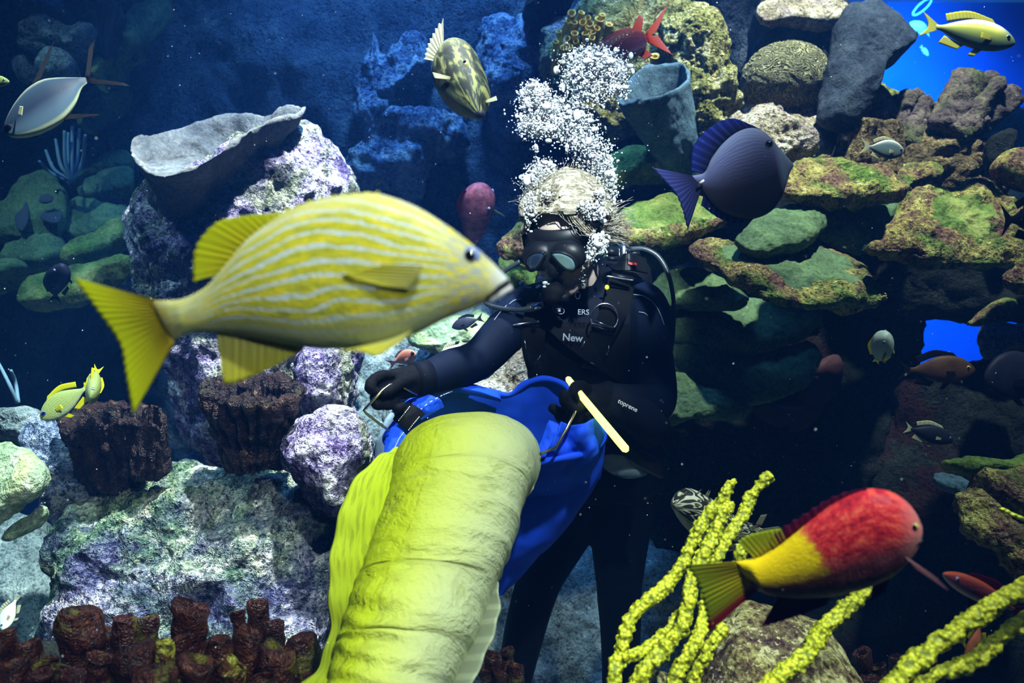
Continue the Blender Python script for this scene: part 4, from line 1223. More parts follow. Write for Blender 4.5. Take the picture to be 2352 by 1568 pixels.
searod('bright yellow sea rod colony with knobbly branches around the striped burrfish', [
    ([(1385, 1660, 1.02), (1412, 1550, 1.04), (1425, 1500, 1.06), (1440, 1440, 1.08), (1465, 1395, 1.1), (1520, 1355, 1.12), (1560, 1305, 1.14), (1590, 1245, 1.16), (1612, 1200, 1.17), (1645, 1165, 1.18), (1665, 1135, 1.18), (1688, 1100, 1.18)], .0125),
    ([(1425, 1512, 1.05), (1480, 1492, 1.08), (1530, 1450, 1.1), (1575, 1395, 1.12)], .010),
    ([(1430, 1660, 1.0), (1470, 1555, 1.02), (1525, 1490, 1.04), (1570, 1430, 1.06), (1582, 1380, 1.08), (1590, 1330, 1.1), (1612, 1280, 1.12), (1640, 1222, 1.14), (1665, 1172, 1.15), (1684, 1160, 1.16)], .0135),
    ([(1500, 1680, 1.02), (1555, 1545, 1.04), (1600, 1470, 1.06), (1620, 1400, 1.1), (1640, 1300, 1.13), (1670, 1232, 1.16), (1702, 1190, 1.18), (1730, 1135, 1.2), (1772, 1086, 1.2)], .0125),
    ([(1560, 1680, 1.05), (1600, 1545, 1.06), (1640, 1470, 1.07), (1672, 1440, 1.08)], .0115),
    ([(1640, 1420, 1.12), (1690, 1320, 1.15), (1702, 1265, 1.16), (1726, 1242, 1.17)], .012),
    ([(1680, 1680, .98), (1770, 1570, 1.0), (1850, 1505, 1.02), (1900, 1435, 1.05), (1960, 1382, 1.08), (1998, 1345, 1.1)], .0145)], 3)
searod('thick yellow sea rod with long bowed branches near the second red fish', [
    ([(1930, 1720, .85), (2050, 1570, .87), (2150, 1485, .89), (2250, 1412, .9), (2380, 1335, .92)], .0135),
    ([(2020, 1720, .86), (2110, 1570, .88), (2230, 1522, .9), (2300, 1462, .92), (2400, 1395, .94)], .0115)], 9)
searod('single yellow twig in front of the crusted plate at the tank edge', [([(2420, 1220, 1.2), (2352, 1192, 1.22), (2295, 1166, 1.24)], .005)], 12)
# ------------------------------------------------------------------ fish
class Fish:
    def __init__(s, name, label, pairs, dA, dB, thick, skin, group=None, seg=28, n=46, cat='fish', pw=.85, gloss=None):
        """pairs: (back point, belly point) in photograph pixels from tail root to nose; dA / dB depth at tail and nose"""
        top = smooth_open([p[0] for p in pairs], 400)
        bot = smooth_open([p[1] for p in pairs], 400)
        # keep stations paired: parametrise both by index
        m = len(pairs)
        ti = np.linspace(0, 1, n)
        ctl_t = np.array([p[0] for p in pairs], float); ctl_b = np.array([p[1] for p in pairs], float)

        def cr(ctl, t):
            q = np.vstack([2 * ctl[0] - ctl[1], ctl, 2 * ctl[-1] - ctl[-2]])
            x = t * (m - 1); i = np.minimum(np.floor(x).astype(int), m - 2); f = (x - i)[:, None]
            p0, p1, p2, p3 = q[i], q[i + 1], q[i + 2], q[i + 3]
            return .5 * (2 * p1 + (p2 - p0) * f + (2 * p0 - 5 * p1 + 4 * p2 - p3) * f ** 2 + (3 * p1 - p0 - 3 * p2 + p3) * f ** 3)
        T, B = cr(ctl_t, ti), cr(ctl_b, ti)
        mid = (T + B) / 2
        sl = np.concatenate([[0], np.cumsum(np.linalg.norm(np.diff(mid, axis=0), axis=1))]); sl /= sl[-1]
        s.A, s.B = mid[0], mid[-1]
        s.ax = (s.B - s.A); s.len = np.linalg.norm(s.ax); s.ax /= s.len
        s.dA, s.dB = dA, dB
        Tw = np.array([s.w(*p) for p in T]); Bw = np.array([s.w(*p) for p in B])
        wa = s.w(*s.A); wb = s.w(*s.B)
        ln = np.linalg.norm(wb - wa)
        upv = (Tw - Bw).mean(0)
        lat = np.cross(wb - wa, upv); lat /= np.linalg.norm(lat)
        if lat[1] > 0: lat = -lat
        s.lat, s.L, s.up = lat, ln, upv / np.linalg.norm(upv)
        hh = np.linalg.norm(Tw - Bw, axis=1) / 2
        hw = thick * ln * np.minimum(1, (hh / hh.max()) ** .8) * (1 - .15 * sl) * np.minimum(1, .22 + sl / .09)
        a = np.linspace(0, 2 * math.pi, seg, endpoint=False)
        sn, cs = np.sin(a), np.cos(a)
        cs = np.sign(cs) * np.abs(cs) ** pw
        C = (Tw + Bw) / 2; Uh = (Tw - Bw) / 2
        rings = C[:, None] + sn[None, :, None] * Uh[:, None] + cs[None, :, None] * hw[:, None, None] * lat
        v, f = loft(rings)
        uv = np.stack([np.repeat(sl, seg), np.tile((sn + 1) / 2, n)], 1)
        uv = np.vstack([uv, [(0, .5), (1, .5)]])
        s.root = empty(name, C[n // 2] - s.up * hh.max(), label, cat, group)
        s.hw = hw.max()
        s.C, s.sl, s.hws, s.hhs = C, sl, hw, hh
        s.body = mk('body', v, f, skin, s.root, uv)

    def w(s, x, y, lat=0.0):
        t = np.dot(np.array((x, y)) - s.A, s.ax) / s.len
        p = P(x, y, s.dA + (s.dB - s.dA) * t)
        if lat: p = p + s.lat * lat
        return p

    def fin(s, name, base, tip, mat, lat0=0.0, lat1=0.0, th=.004, n=40, m=9, rays=14, wave=0.0, scal=.04):
        b = smooth_open([s.w(x, y) for x, y in base], n)
        t = smooth_open([s.w(x, y) for x, y in tip], n)
        th *= s.L
        k = np.linspace(0, 1, m)
        rw = np.cos(np.linspace(0, 1, n) * rays * 2 * math.pi)
        V = []
        for sg in (1, -1):
            for j, u in enumerate(k):
                e = u * (1 - scal * (1 - rw) / 2 * (u > .9))
                p = b + (t - b) * e[:, None]
                off = lat0 + (lat1 - lat0) * u + wave * s.L * math.sin(u * 2.5) * np.sin(np.linspace(0, 6, n))
                thk = th * (1 - .85 * u) * (.6 + .4 * rw)
                V.append(p + s.lat * ((off if np.ndim(off) else np.full(n, off)) + sg * thk)[:, None])
        V = np.array(V)
        f = []
        for sh in (0, 1):
            for j in range(m - 1):
                for i in range(n - 1):
                    a0 = (sh * m + j) * n + i
                    q = (a0, a0 + 1, a0 + n + 1, a0 + n)
                    f.append(q if sh == 0 else q[::-1])
        idx = lambda sh, j, i: (sh * m + j) * n + i
        for i in range(n - 1):
            f.append((idx(0, 0, i + 1), idx(0, 0, i), idx(1, 0, i), idx(1, 0, i + 1)))
            f.append((idx(0, m - 1, i), idx(0, m - 1, i + 1), idx(1, m - 1, i + 1), idx(1, m - 1, i)))
        for j in range(m - 1):
            f.append((idx(0, j, 0), idx(0, j + 1, 0), idx(1, j + 1, 0), idx(1, j, 0)))
            f.append((idx(0, j + 1, n - 1), idx(0, j, n - 1), idx(1, j, n - 1), idx(1, j + 1, n - 1)))
        uv = np.stack([np.tile(np.repeat(k, n), 2), np.tile(np.linspace(0, 1, n), 2 * m)], 1)
        return mk(name, V.reshape(-1, 3), f, mat, s.root, uv)

    def side(s, x, y):
        """half width of the body at a pixel"""
        t = np.dot(np.array((x, y)) - s.A, s.ax) / s.len
        i = int(np.clip(np.searchsorted(s.sl, t), 1, len(s.sl) - 1))
        c = s.C[i]; p = s.w(x, y)
        h = np.dot(p - c, s.up) / max(s.hhs[i], 1e-6)
        return s.hws[i] * math.sqrt(max(0, 1 - min(1, h * h))) ** .85

    def eye(s, x, y, r, iris, pupil=.55, bulge=.25, both=True):
        R_ = r * (s.dB) / F
        for sg in ((1, -1) if both else (1,)):
            c = s.w(x, y) + s.lat * sg * (s.side(x, y) - R_ * .35)
            U = Matrix((s.lat, s.up, np.cross(s.lat, s.up))).transposed()
            v, f = ball(c, (R_ * (.55 + bulge), R_, R_), 20, 12, U)
            e = mk('eye', v, f, iris, s.root)
            v, f = ball(c + s.lat * sg * R_ * (.5 + bulge) * .85, (R_ * .36, R_ * pupil, R_ * pupil), 16, 10, U)
            mk('pupil', v, f, M['pupil'], e)

    def mouth(s, pts, r, mat, name='mouth', lift=.6):
        w = []
        for (x, y) in pts:
            w.append(s.w(x, y) + s.lat * s.side(x, y) * lift)
        return tube(name, w, [r, r, r * .7], mat, s.root, 8, 16)


def tfish(name, label, A, B, dA, dB, hmax, skin, finm, thick=.09, group=None, up=1, deep=.45, tail=.24, tailw=.2, eye=.03, iris='iris_silver', fins=True, cat='fish', dorsal=.10, n=30, seg=20, fork=.5, pw=.85):
    """small fish from a tail-root pixel, a nose pixel and a body height"""
    A, B = np.array(A, float), np.array(B, float)
    ax = B - A; L = np.linalg.norm(ax); ax /= L
    nr = np.array((-ax[1], ax[0]))
    if nr[1] > 0: nr = -nr
    nr = nr * up
    prof = [(0, .17), (.08, .22), (.22, .55), (.42, .92), (.6, 1.0), (.76, .88), (.88, .62), (.96, .32), (1, .05)]
    q = lambda s_, o: A + ax * L * s_ + nr * L * o
    pairs = [(tuple(q(s_, h * hmax * .54)), tuple(q(s_, -h * hmax * .46))) for s_, h in prof]
    F_ = Fish(name, label, pairs, dA, dB, thick, skin, group, seg, n, cat, pw)
    h = hmax
    if fins:
        F_.fin('tail_fin', [q(.02, .1 * h), q(.02, -.1 * h)], [q(-tail, tailw), q(-tail * fork, .0), q(-tail, -tailw)], finm, n=24, m=6, rays=8)
        F_.fin('dorsal_fin', [q(.12, .25 * h), q(.4, .49 * h), q(.72, .50 * h)], [q(.08, .25 * h + dorsal), q(.36, .5 * h + dorsal), q(.66, .50 * h + dorsal * .6)], finm, n=30, m=5, rays=10)
        F_.fin('anal_fin', [q(.12, -.22 * h), q(.38, -.42 * h)], [q(.06, -.25 * h - dorsal), q(.3, -.42 * h - dorsal * .7)], finm, n=20, m=5, rays=6)
        F_.fin('pelvic_fin', [q(.52, -.44 * h), q(.62, -.44 * h)], [q(.44, -.46 * h - dorsal), q(.52, -.46 * h - dorsal)], finm, n=14, m=5, rays=4)
        F_.fin('pectoral_fin', [q(.7, -.04 * h), q(.69, -.16 * h)], [q(.52, -.02 * h), q(.52, -.22 * h)], finm, lat0=F_.hw * .8, lat1=F_.hw * 1.5, n=14, m=5, rays=5)
    if eye:
        ex = q(.88, .10 * h)
        F_.eye(ex[0], ex[1], eye * L, M[iris])
    return F_


# striped yellow grunt
g = Fish('striped_grunt', 'big yellow fish with wavy silver-blue stripes in front of the rock column',
         [((348, 690), (398, 782)), ((420, 686), (440, 765)), ((480, 656), (500, 764)), ((530, 602), (560, 770)), ((590, 538), (640, 786)), ((680, 480), (720, 800)), ((770, 453), (800, 801)), ((860, 445), (880, 794)),
          ((940, 467), (950, 769)), ((1010, 506), (1020, 734)), ((1070, 549), (1080, 709)), ((1120, 592), (1125, 689)), ((1152, 624), (1153, 669)), ((1169, 643), (1166, 656))],
         .60, .56, .115, M['sk_grunt'], seg=56, n=110)
g.fin('tail_fin', [(356, 688), (378, 730), (400, 784)], [(166, 637), (222, 712), (272, 790), (286, 870), (302, 956)], M['fin_yellow_tail'], th=.008, n=80, m=16, rays=18, wave=.006)
g.fin('dorsal_fin', [(515, 625), (570, 560), (640, 502)], [(442, 648), (446, 572), (490, 514), (545, 497), (640, 488)], M['fin_yellow'], th=.006, n=60, m=10, rays=14)
g.fin('spiny_dorsal_fin', [(620, 520), (700, 480), (780, 458), (880, 452)], [(610, 498), (700, 463), (780, 445), (868, 438)], M['fin_yellow'], th=.006, n=60, m=5, rays=10, scal=.3)
g.fin('anal_fin', [(500, 762), (600, 778), (700, 796)], [(512, 862), (524, 886), (610, 852), (692, 806)], M['fin_yellow_pale'], th=.006, n=50, m=10, rays=10)
g.fin('pelvic_fin', [(958, 758), (925, 772), (880, 786)], [(935, 790), (888, 815), (842, 803), (784, 810)], M['fin_yellow_pale'], lat0=.014, lat1=.03, th=.006, n=40, m=8, rays=8)
g.fin('pectoral_fin', [(992, 618), (985, 640), (962, 668)], [(905, 616), (820, 640), (905, 662)], M['fin_yellow_pale'], lat0=.031, lat1=.035, th=.005, n=40, m=8, rays=8)
g.eye(1086, 591, 23, M['iris_silver'], .58)
g.mouth([(1172, 648), (1148, 664), (1118, 686)], .0035, M['black'], lift=.8)
g.mouth([(1172, 656), (1150, 671), (1124, 689)], .0045, M['tooth'], 'lip', lift=.75)

# red and yellow hogfish
h_ = Fish('red_hogfish', 'red fish with a bright yellow rear half in front of the sea rods',
          [((1690, 1290), (1735, 1352)), ((1740, 1280), (1775, 1364)), ((1790, 1252), (1815, 1370)), ((1840, 1212), (1860, 1370)), ((1890, 1172), (1915, 1364)), ((1940, 1142), (1970, 1352)), ((1995, 1124), (2020, 1334)),
           ((2045, 1130), (2058, 1312)), ((2082, 1152), (2084, 1288)), ((2105, 1180), (2102, 1266)), ((2117, 1206), (2114, 1240))],
          .82, .74, .17, M['sk_hog'], seg=48, n=90)
h_.fin('tail_fin', [(1745, 1350), (1715, 1320), (1690, 1290)], [(1626, 1454), (1618, 1400), (1600, 1340), (1574, 1298)], M['fin_hog_tail'], th=.008, n=70, m=14, rays=12, wave=.006)
h_.fin('dorsal_fin', [(1775, 1262), (1850, 1205), (1920, 1155), (1990, 1126)], [(1760, 1232), (1840, 1182), (1915, 1138), (1992, 1118)], M['fin_dark_red'], th=.007, n=60, m=6, rays=10, scal=.3)
h_.fin('soft_dorsal_fin', [(1735, 1284), (1770, 1262), (1805, 1240)], [(1694, 1242), (1722, 1226), (1792, 1212)], M['fin_hog_rear'], th=.007, n=40, m=8, rays=8)
h_.fin('anal_fin', [(1790, 1364), (1850, 1368), (1915, 1360)], [(1748, 1440), (1805, 1424), (1895, 1390)], M['fin_dark_red'], th=.007, n=40, m=8, rays=9)
h_.fin('pelvic_fin', [(2005, 1335), (2050, 1312)], [(1998, 1382), (2030, 1362)], M['fin_dark_red'], th=.007, n=24, m=6, rays=5)
h_.fin('pectoral_fin', [(2072, 1262), (2096, 1288)], [(2130, 1278), (2152, 1302)], M['fin_pink'], lat0=.02, lat1=.06, th=.008, n=24, m=8, rays=6)
h_.eye(2092, 1200, 12, M['iris_yellow'], .65)
h_.mouth([(2116, 1236), (2100, 1240), (2086, 1234)], .002, M['black'], lift=.8)

# surgeonfish
t_ = Fish('blue_tang', 'dark blue-grey round surgeonfish above the green plate coral',
          [((1588, 404), (1612, 430)), ((1618, 396), (1622, 450)), ((1636, 362), (1652, 482)), ((1664, 326), (1690, 499)), ((1700, 300), (1732, 502)), ((1735, 294), (1770, 486)), ((1765, 310), (1793, 456)), ((1790, 340), (1806, 424)), ((1810, 362), (1813, 400)), ((1823, 378), (1820, 386))],
          1.35, 1.25, .11, M['sk_tang'], seg=40, n=70)
t_.fin('dorsal_fin', [(1622, 402), (1645, 350), (1690, 306), (1748, 298)], [(1586, 392), (1592, 335), (1632, 290), (1680, 271), (1730, 288)], M['fin_tang'], th=.006, n=60, m=10, rays=14)
t_.fin('anal_fin', [(1618, 440), (1690, 496), (1790, 458)], [(1610, 472), (1655, 503), (1706, 510), (1782, 468)], M['fin_tang'], th=.006, n=50, m=8, rays=12)
t_.fin('tail_fin', [(1592, 404), (1612, 430)], [(1496, 384), (1548, 442), (1566, 482), (1579, 531)], M['fin_tang_tail'], th=.008, n=50, m=12, rays=12)
t_.eye(1768, 333, 9, M['black'], .6)
tube('tail_spine', [t_.w(1610, 424) + t_.lat * .012, t_.w(1622, 416) + t_.lat * .016], [.0035, .002], M['tooth'], t_.root, 8)

# silver pompano
p_ = Fish('silver_pompano', 'silver pompano with black sickle fins diving by the boulders',
          [((198, 178), (201, 190)), ((170, 179), (187, 206)), ((132, 180), (172, 242)), ((97, 185), (145, 277)), ((64, 204), (106, 301)), ((39, 231), (70, 313)), ((21, 260), (40, 316)), ((11, 284), (22, 313)), ((9, 298), (13, 306))],
          1.5, 1.4, .10, M['sk_pompano'], seg=36, n=60)
p_.fin('dorsal_fin', [(72, 198), (92, 186)], [(110, 118), (126, 92)], M['fin_black'], th=.006, n=20, m=10, rays=4, scal=0)
p_.fin('tail_fin', [(196, 180), (206, 182)], [(204, 108), (217, 92)], M['fin_black'], th=.008, n=20, m=10, rays=4, scal=0)
p_.fin('tail_fin', [(200, 178), (200, 191)], [(285, 191), (298, 198)], M['fin_black'], th=.008, n=20, m=10, rays=4, scal=0)
p_.fin('anal_fin', [(160, 262), (146, 276)], [(215, 262), (232, 264)], M['fin_black'], th=.006, n=20, m=10, rays=4, scal=0)
p_.fin('pectoral_fin', [(52, 262), (48, 280)], [(64, 272), (62, 292)], M['fin_white'], lat0=.03, lat1=.045, n=16, m=5, rays=4)
p_.eye(22, 296, 9, M['black'], .6)

# trunkfish
k_ = Fish('trunkfish', 'mottled green trunkfish with a fanned tail swimming head-down',
          [((1018, 122), (1011, 143)), ((1038, 130), (1013, 162)), ((1064, 117), (1011, 182)), ((1090, 124), (1004, 197)), ((1107, 150), (1008, 216)), ((1117, 183), (1024, 233)), ((1121, 207), (1050, 249)), ((1114, 236), (1075, 259)), ((1109, 255), (1091, 266)), ((1107, 262), (1099, 267))],
          1.62, 1.45, .26, M['sk_trunk'], seg=40, n=60, pw=.7)
k_.fin('tail_fin', [(1010, 144), (1020, 122)], [(972, 136), (984, 96), (1003, 60), (1018, 42)], M['fin_pale'], th=.008, n=60, m=10, rays=8, scal=.1)
k_.fin('dorsal_fin', [(1040, 128), (1048, 124)], [(1030, 92), (1036, 94)], M['fin_pale'], th=.006, n=16, m=6, rays=3)
k_.fin('anal_fin', [(1012, 168), (1011, 176)], [(992, 164), (993, 172)], M['fin_pale'], n=16, m=5, rays=3)
k_.fin('pectoral_fin', [(1060, 226), (1058, 232)], [(1024, 226), (1030, 240)], M['fin_pale'], lat0=.06, lat1=.075, n=24, m=6, rays=6)
k_.fin('pectoral_fin', [(1114, 232), (1116, 237)], [(1140, 220), (1143, 230)], M['fin_pale'], n=20, m=6, rays=5)
k_.fin('belly_spine', [(1006, 196), (1008, 206)], [(1001, 184), (1002, 186)], M['fin_pale'], n=10, m=4, rays=1)
k_.eye(1090, 190, 9, M['iris_yellow'], .5, .5)
v, f = ball(k_.w(1103, 263) , (.012, .014, .008), 14, 8)
mk('mouth', v, f, M['sk_dark'], k_.root)

# red soldierfish
r_ = Fish('red_soldierfish', 'dusky red fish with bright red fins above the bubble column',
          [((1480, 78), (1487, 96)), ((1464, 72), (1478, 118)), ((1440, 68), (1460, 132)), ((1410, 80), (1436, 143)), ((1386, 97), (1412, 151)), ((1369, 111), (1390, 152)), ((1362, 128), (1370, 142))],
          1.95, 1.85, .12, M['sk_red'], seg=32, n=44)
r_.fin('dorsal_fin', [(1450, 70), (1472, 82)], [(1468, 32), (1478, 40)], M['fin_red'], th=.006, n=24, m=7, rays=6)
r_.fin('spiny_dorsal_fin', [(1380, 100), (1420, 76), (1448, 70)], [(1366, 108), (1410, 74), (1448, 62)], M['fin_red'], th=.006, n=24, m=5, rays=6)
r_.fin('tail_fin', [(1482, 78), (1488, 90)], [(1534, 10), (1512, 66)], M['fin_red'], th=.008, n=24, m=8, rays=6)
r_.fin('tail_fin', [(1482, 84), (1488, 97)], [(1512, 82), (1545, 126)], M['fin_red'], th=.008, n=24, m=8, rays=6)
r_.fin('anal_fin', [(1466, 126), (1480, 110)], [(1482, 138), (1500, 128)], M['fin_red'], th=.006, n=20, m=6, rays=5)
r_.fin('pelvic_fin', [(1424, 146), (1438, 143)], [(1430, 151), (1454, 150)], M['fin_white'], n=16, m=5, rays=4)
r_.eye(1378, 126, 8, M['fin_red'], .6)

# striped burrfish
b_ = Fish('striped_burrfish', 'spiny burrfish with black and cream wavy stripes behind the sea rods',
          [((1752, 1214), (1746, 1232)), ((1722, 1200), (1722, 1242)), ((1682, 1180), (1690, 1256)), ((1645, 1152), (1650, 1262)), ((1615, 1134), (1620, 1250)), ((1588, 1123), (1592, 1228)), ((1567, 1130), (1569, 1203)), ((1552, 1144), (1555, 1180)), ((1545, 1155), (1547, 1170))],
          1.42, 1.3, .17, M['sk_burr'], seg=36, n=56)
b_.fin('dorsal_fin', [(1735, 1206), (1748, 1208)], [(1748, 1182), (1762, 1180)], M['fin_pale'], n=20, m=6, rays=4)
b_.fin('tail_fin', [(1750, 1214), (1748, 1232)], [(1790, 1208), (1788, 1250)], M['fin_pale'], n=20, m=6, rays=5)
b_.eye(1598, 1160, 8, M['iris_blue'], .5, .4)
rr = random.Random(3)
for i in range(46):
    x = rr.uniform(1575, 1735); t = (x - 1545) / 205
    fr = rr.uniform(-.05, 1.0)
    ang = math.radians(90 - 100 * (1 - fr))
    j = int(np.clip((1 - t) * 55, 1, 54))
    c = b_.C[j] + b_.up * b_.hhs[j] * math.sin(ang) + b_.lat * b_.hws[j] * math.cos(ang)
    dr = b_.up * math.sin(ang) + b_.lat * math.cos(ang) * .8 + (b_.w(*b_.A) - b_.w(*b_.B)) / b_.L * .6
    dr /= np.linalg.norm(dr)
    tube('spine', [c - dr * .003, c + dr * .006, c + dr * .013], [.0022, .0012, .0003], M['fin_pale'], b_.root, 6)
b_.mouth([(1546, 1160), (1552, 1166), (1560, 1172)], .0018, M['black'], lift=.7)

# plum fish behind
u_ = Fish('plum_fish', 'plum coloured fish seen head-on behind the striped yellow fish',
          [((1078, 556), (1094, 558)), ((1066, 522), (1108, 540)), ((1060, 490), (1126, 508)), ((1060, 462), (1135, 480)), ((1068, 442), (1136, 460)), ((1088, 431), (1126, 444)), ((1104, 431), (1112, 436))],
          2.5, 2.2, .2, M['sk_purple'], seg=28, n=36)
u_.fin('pectoral_fin', [(1130, 478), (1134, 486)], [(1158, 494), (1160, 498)], M['fin_pale'], n=16, m=5, rays=3)
u_.fin('tail_fin', [(1078, 556), (1094, 558)], [(1076, 590), (1098, 590)], M['fin_dark_red'], n=16, m=5, rays=4)
u_.fin('dorsal_fin', [(1062, 500), (1060, 465), (1072, 440)], [(1052, 500), (1048, 462), (1066, 432)], M['fin_dark_red'], n=20, m=5, rays=6)
u_.eye(1126, 458, 5, M['iris_silver'], .6)

# smaller fish
tfish('grey_snapper', 'yellow-backed fish gliding in the blue water beside the tube sponge', (2150, 62), (2332, 100), 1.9, 1.85, .36, M['sk_snapper'], M['fin_yellow_pale'], tail=.20, tailw=.16, eye=.03)
tfish('small_grunt', 'greenish yellow grunt nosing down over the pale rock', (196, 892), (93, 962), 1.65, 1.6, .44, M['sk_yelgreen'], M['fin_yellow'], tail=.15, tailw=.14, eye=.05, iris='iris_blue')
tfish('small_grunt', 'small striped grunt turned toward the glass behind the greenish grunt', (222, 858), (206, 915), 1.75, 1.62, .62, M['sk_yelgreen'], M['fin_yellow'], thick=.24, tail=.36, tailw=.2, eye=.07, up=-1)
tfish('squirrelfish', 'small red squirrelfish above the gloved hand', (906, 832), (956, 812), 2.05, 2.0, .62, M['sk_squirrel'], M['fin_pink'], tail=.36, tailw=.26, eye=.10, iris='pupil', dorsal=.08)
tfish('pale_fish', 'pale round fish half hidden behind the diver\'s arm', (1058, 790), (1018, 838), 2.1, 2.05, .62, M['sk_pale'], M['fin_pale'], tail=.2, tailw=.16, eye=.05)
tfish('dark_fish', 'small black fish resting before the bright turquoise slab', (1098, 733), (1038, 752), 2.2, 2.2, .42, M['sk_dark'], M['fin_black'], tail=.24, tailw=.2, eye=0)
tfish('dark_fish', 'small dark blue fish over the long yellow-green plate', (128, 680), (140, 606), 2.2, 2.1, .72, M['sk_dark'], M['fin_black'], thick=.2, tail=.2, tailw=.22, eye=.05, up=1)
tfish('silver_fish', 'little dark fish with bright white edges before the ridged barrel', (1996, 338), (2076, 350), 1.9, 1.9, .54, M['sk_silver'], M['fin_white'], tail=.26, tailw=.24, eye=.04)
tfish('butterfly_fish', 'pale grey disc-shaped fish facing out before the shaded reef', (2014, 826), (2040, 768), 1.8, 1.7, .85, M['sk_pale'], M['fin_yellow_pale'], thick=.28, tail=.14, tailw=.12, eye=.06)
tfish('brown_fish', 'dim brown fish below the gap of blue water', (2090, 850), (2240, 850), 1.9, 1.85, .42, M['sk_brown'], M['fin_black'], tail=.2, tailw=.16, eye=.03, iris='iris_yellow')
tfish('dark_fish', 'dim black fish with a thin pale outline over the black reef base', (2092, 985), (2190, 1012), 1.8, 1.8, .40, M['sk_dark'], M['fin_white'], tail=.16, tailw=.14, eye=.03)
tfish('black_fish', 'large black fish entering at the tank edge beside the largest plate', (2318, 505), (2480, 500), 1.3, 1.25, .6, M['sk_dark'], M['fin_black'], tail=.12, tailw=.24, eye=0)
tfish('black_fish', 'large black fish at the tank edge beside the gap of blue water', (2420, 860), (2260, 870), 1.7, 1.65, .7, M['sk_dark'], M['fin_black'], eye=.02)
tfish('red_fish', 'slim dark red fish with an orange snout over the thick sea rod', (2330, 1400), (2166, 1318), 1.05, 1.0, .26, M['sk_red'], M['fin_dark_red'], tail=.2, tailw=.16, eye=.03)
tfish('orange_fish', 'small orange and blue fish between the thick sea rod branches', (2250, 1440), (2222, 1530), 1.1, 1.1, .36, M['sk_orange'], M['fin_yellow'], tail=.22, tailw=.14, eye=.05, up=-1)
tfish('pale_fish', 'slender pale fish above the tank corner tubes', (36, 1378), (4, 1446), 1.7, 1.65, .46, M['sk_pale'], M['fin_pale'], tail=.2, tailw=.1, eye=.04)
tfish('yellow_fish', 'bright yellow-green fish just entering beside the pompano', (-60, 186), (22, 188), 1.5, 1.5, .34, M['sk_yelgreen'], M['fin_yellow'], eye=.03)
tfish('pale_fish', 'pale fish shape standing in for a hazy far figure behind the yellow-backed fish tail', (2128, 72), (2090, 52), 6.6, 6.6, .5, M['sk_blue'], M['fin_white'], tail=.3, tailw=.2, eye=0)  # fish shapes here stand in for a hazy far figure
tfish('pale_fish', 'tiny pale shape standing in for part of the hazy far figure below the yellow-backed fish tail', (2118, 110), (2132, 128), 6.6, 6.6, .35, M['sk_blue'], M['fin_yellow_pale'], tail=.3, tailw=.2, eye=0)

# ------------------------------------------------------------------ green moray
ST = [((735, 1720), (1000, 1720), .98, .13), ((750, 1640), (1015, 1640), 1.01, .13), ((768, 1568), (1042, 1568), 1.04, .13), ((785, 1510), (1072, 1500), 1.07, .13), ((808, 1440), (1105, 1430), 1.10, .132), ((830, 1370), (1134, 1360), 1.14, .134),
      ((848, 1300), (1158, 1300), 1.17, .136), ((864, 1235), (1180, 1245), 1.20, .137), ((880, 1180), (1196, 1190), 1.23, .138), ((893, 1130), (1212, 1130), 1.26, .137), ((905, 1095), (1228, 1085), 1.285, .126), ((918, 1072), (1240, 1055), 1.32, .108),
      ((935, 1068), (1238, 1048), 1.36, .09), ((950, 1070), (1224, 1052), 1.40, .078), ((964, 1084), (1206, 1068), 1.44, .07), ((974, 1090), (1190, 1080), 1.475, .07), ((986, 1130), (1175, 1125), 1.50, .068), ((1000, 1180), (1165, 1180), 1.52, .062), ((1020, 1230), (1150, 1230), 1.535, .05), ((1050, 1280), (1120, 1280), 1.55, .03)]
m_ = len(ST)
ctl = np.array([np.concatenate([P(*s[0], s[2]), P(*s[1], s[2]), [s[3]]]) for s in ST])
q_ = np.vstack([2 * ctl[0] - ctl[1], ctl, 2 * ctl[-1] - ctl[-2]])
NS, SS = 260, 110
x_ = np.linspace(0, m_ - 1, NS); i_ = np.minimum(np.floor(x_).astype(int), m_ - 2); f_ = (x_ - i_)[:, None]
p0, p1, p2, p3 = q_[i_], q_[i_ + 1], q_[i_ + 2], q_[i_ + 3]
st = .5 * (2 * p1 + (p2 - p0) * f_ + (2 * p0 - 5 * p1 + 4 * p2 - p3) * f_ ** 2 + (3 * p1 - p0 - 3 * p2 + p3) * f_ ** 3)
Lw, Rw, hd = st[:, :3], st[:, 3:6], st[:, 6]
C = (Lw + Rw) / 2
tan = np.gradient(C, axis=0); tan /= np.linalg.norm(tan, axis=1, keepdims=True)
X = (Rw - Lw) / 2
D = np.cross(X, tan); D /= np.linalg.norm(D, axis=1, keepdims=True)
D = np.where(((D * np.array((0, -1, .2))).sum(1) < 0)[:, None] & (np.arange(NS) < NS * .55)[:, None], -D, D)
for i in range(1, NS):
    if D[i].dot(D[i - 1]) < 0: D[i] = -D[i]
a = np.linspace(0, 2 * math.pi, SS, endpoint=False)
ca, sa = np.cos(a), np.sin(a)
ca_ = np.sign(ca) * np.abs(ca) ** .9; sa_ = np.sign(sa) * np.abs(sa) ** .82
rings = C[:, None] + ca_[None, :, None] * X[:, None] + sa_[None, :, None] * (hd[:, None] * D)[:, None]
along = np.concatenate([[0], np.cumsum(np.linalg.norm(np.diff(C, axis=0), axis=1))])
v, f = loft(rings)
nn = vnormals(v, f)
if (nn[:NS * SS].reshape(NS, SS, 3)[:, SS // 4] * D).sum() < 0: nn = -nn; f = [t[::-1] for t in f]
al = np.append(np.repeat(along, SS), [0, along[-1]])
vv = np.append(np.tile((ca + 1) / 2, NS), [.5, .5])
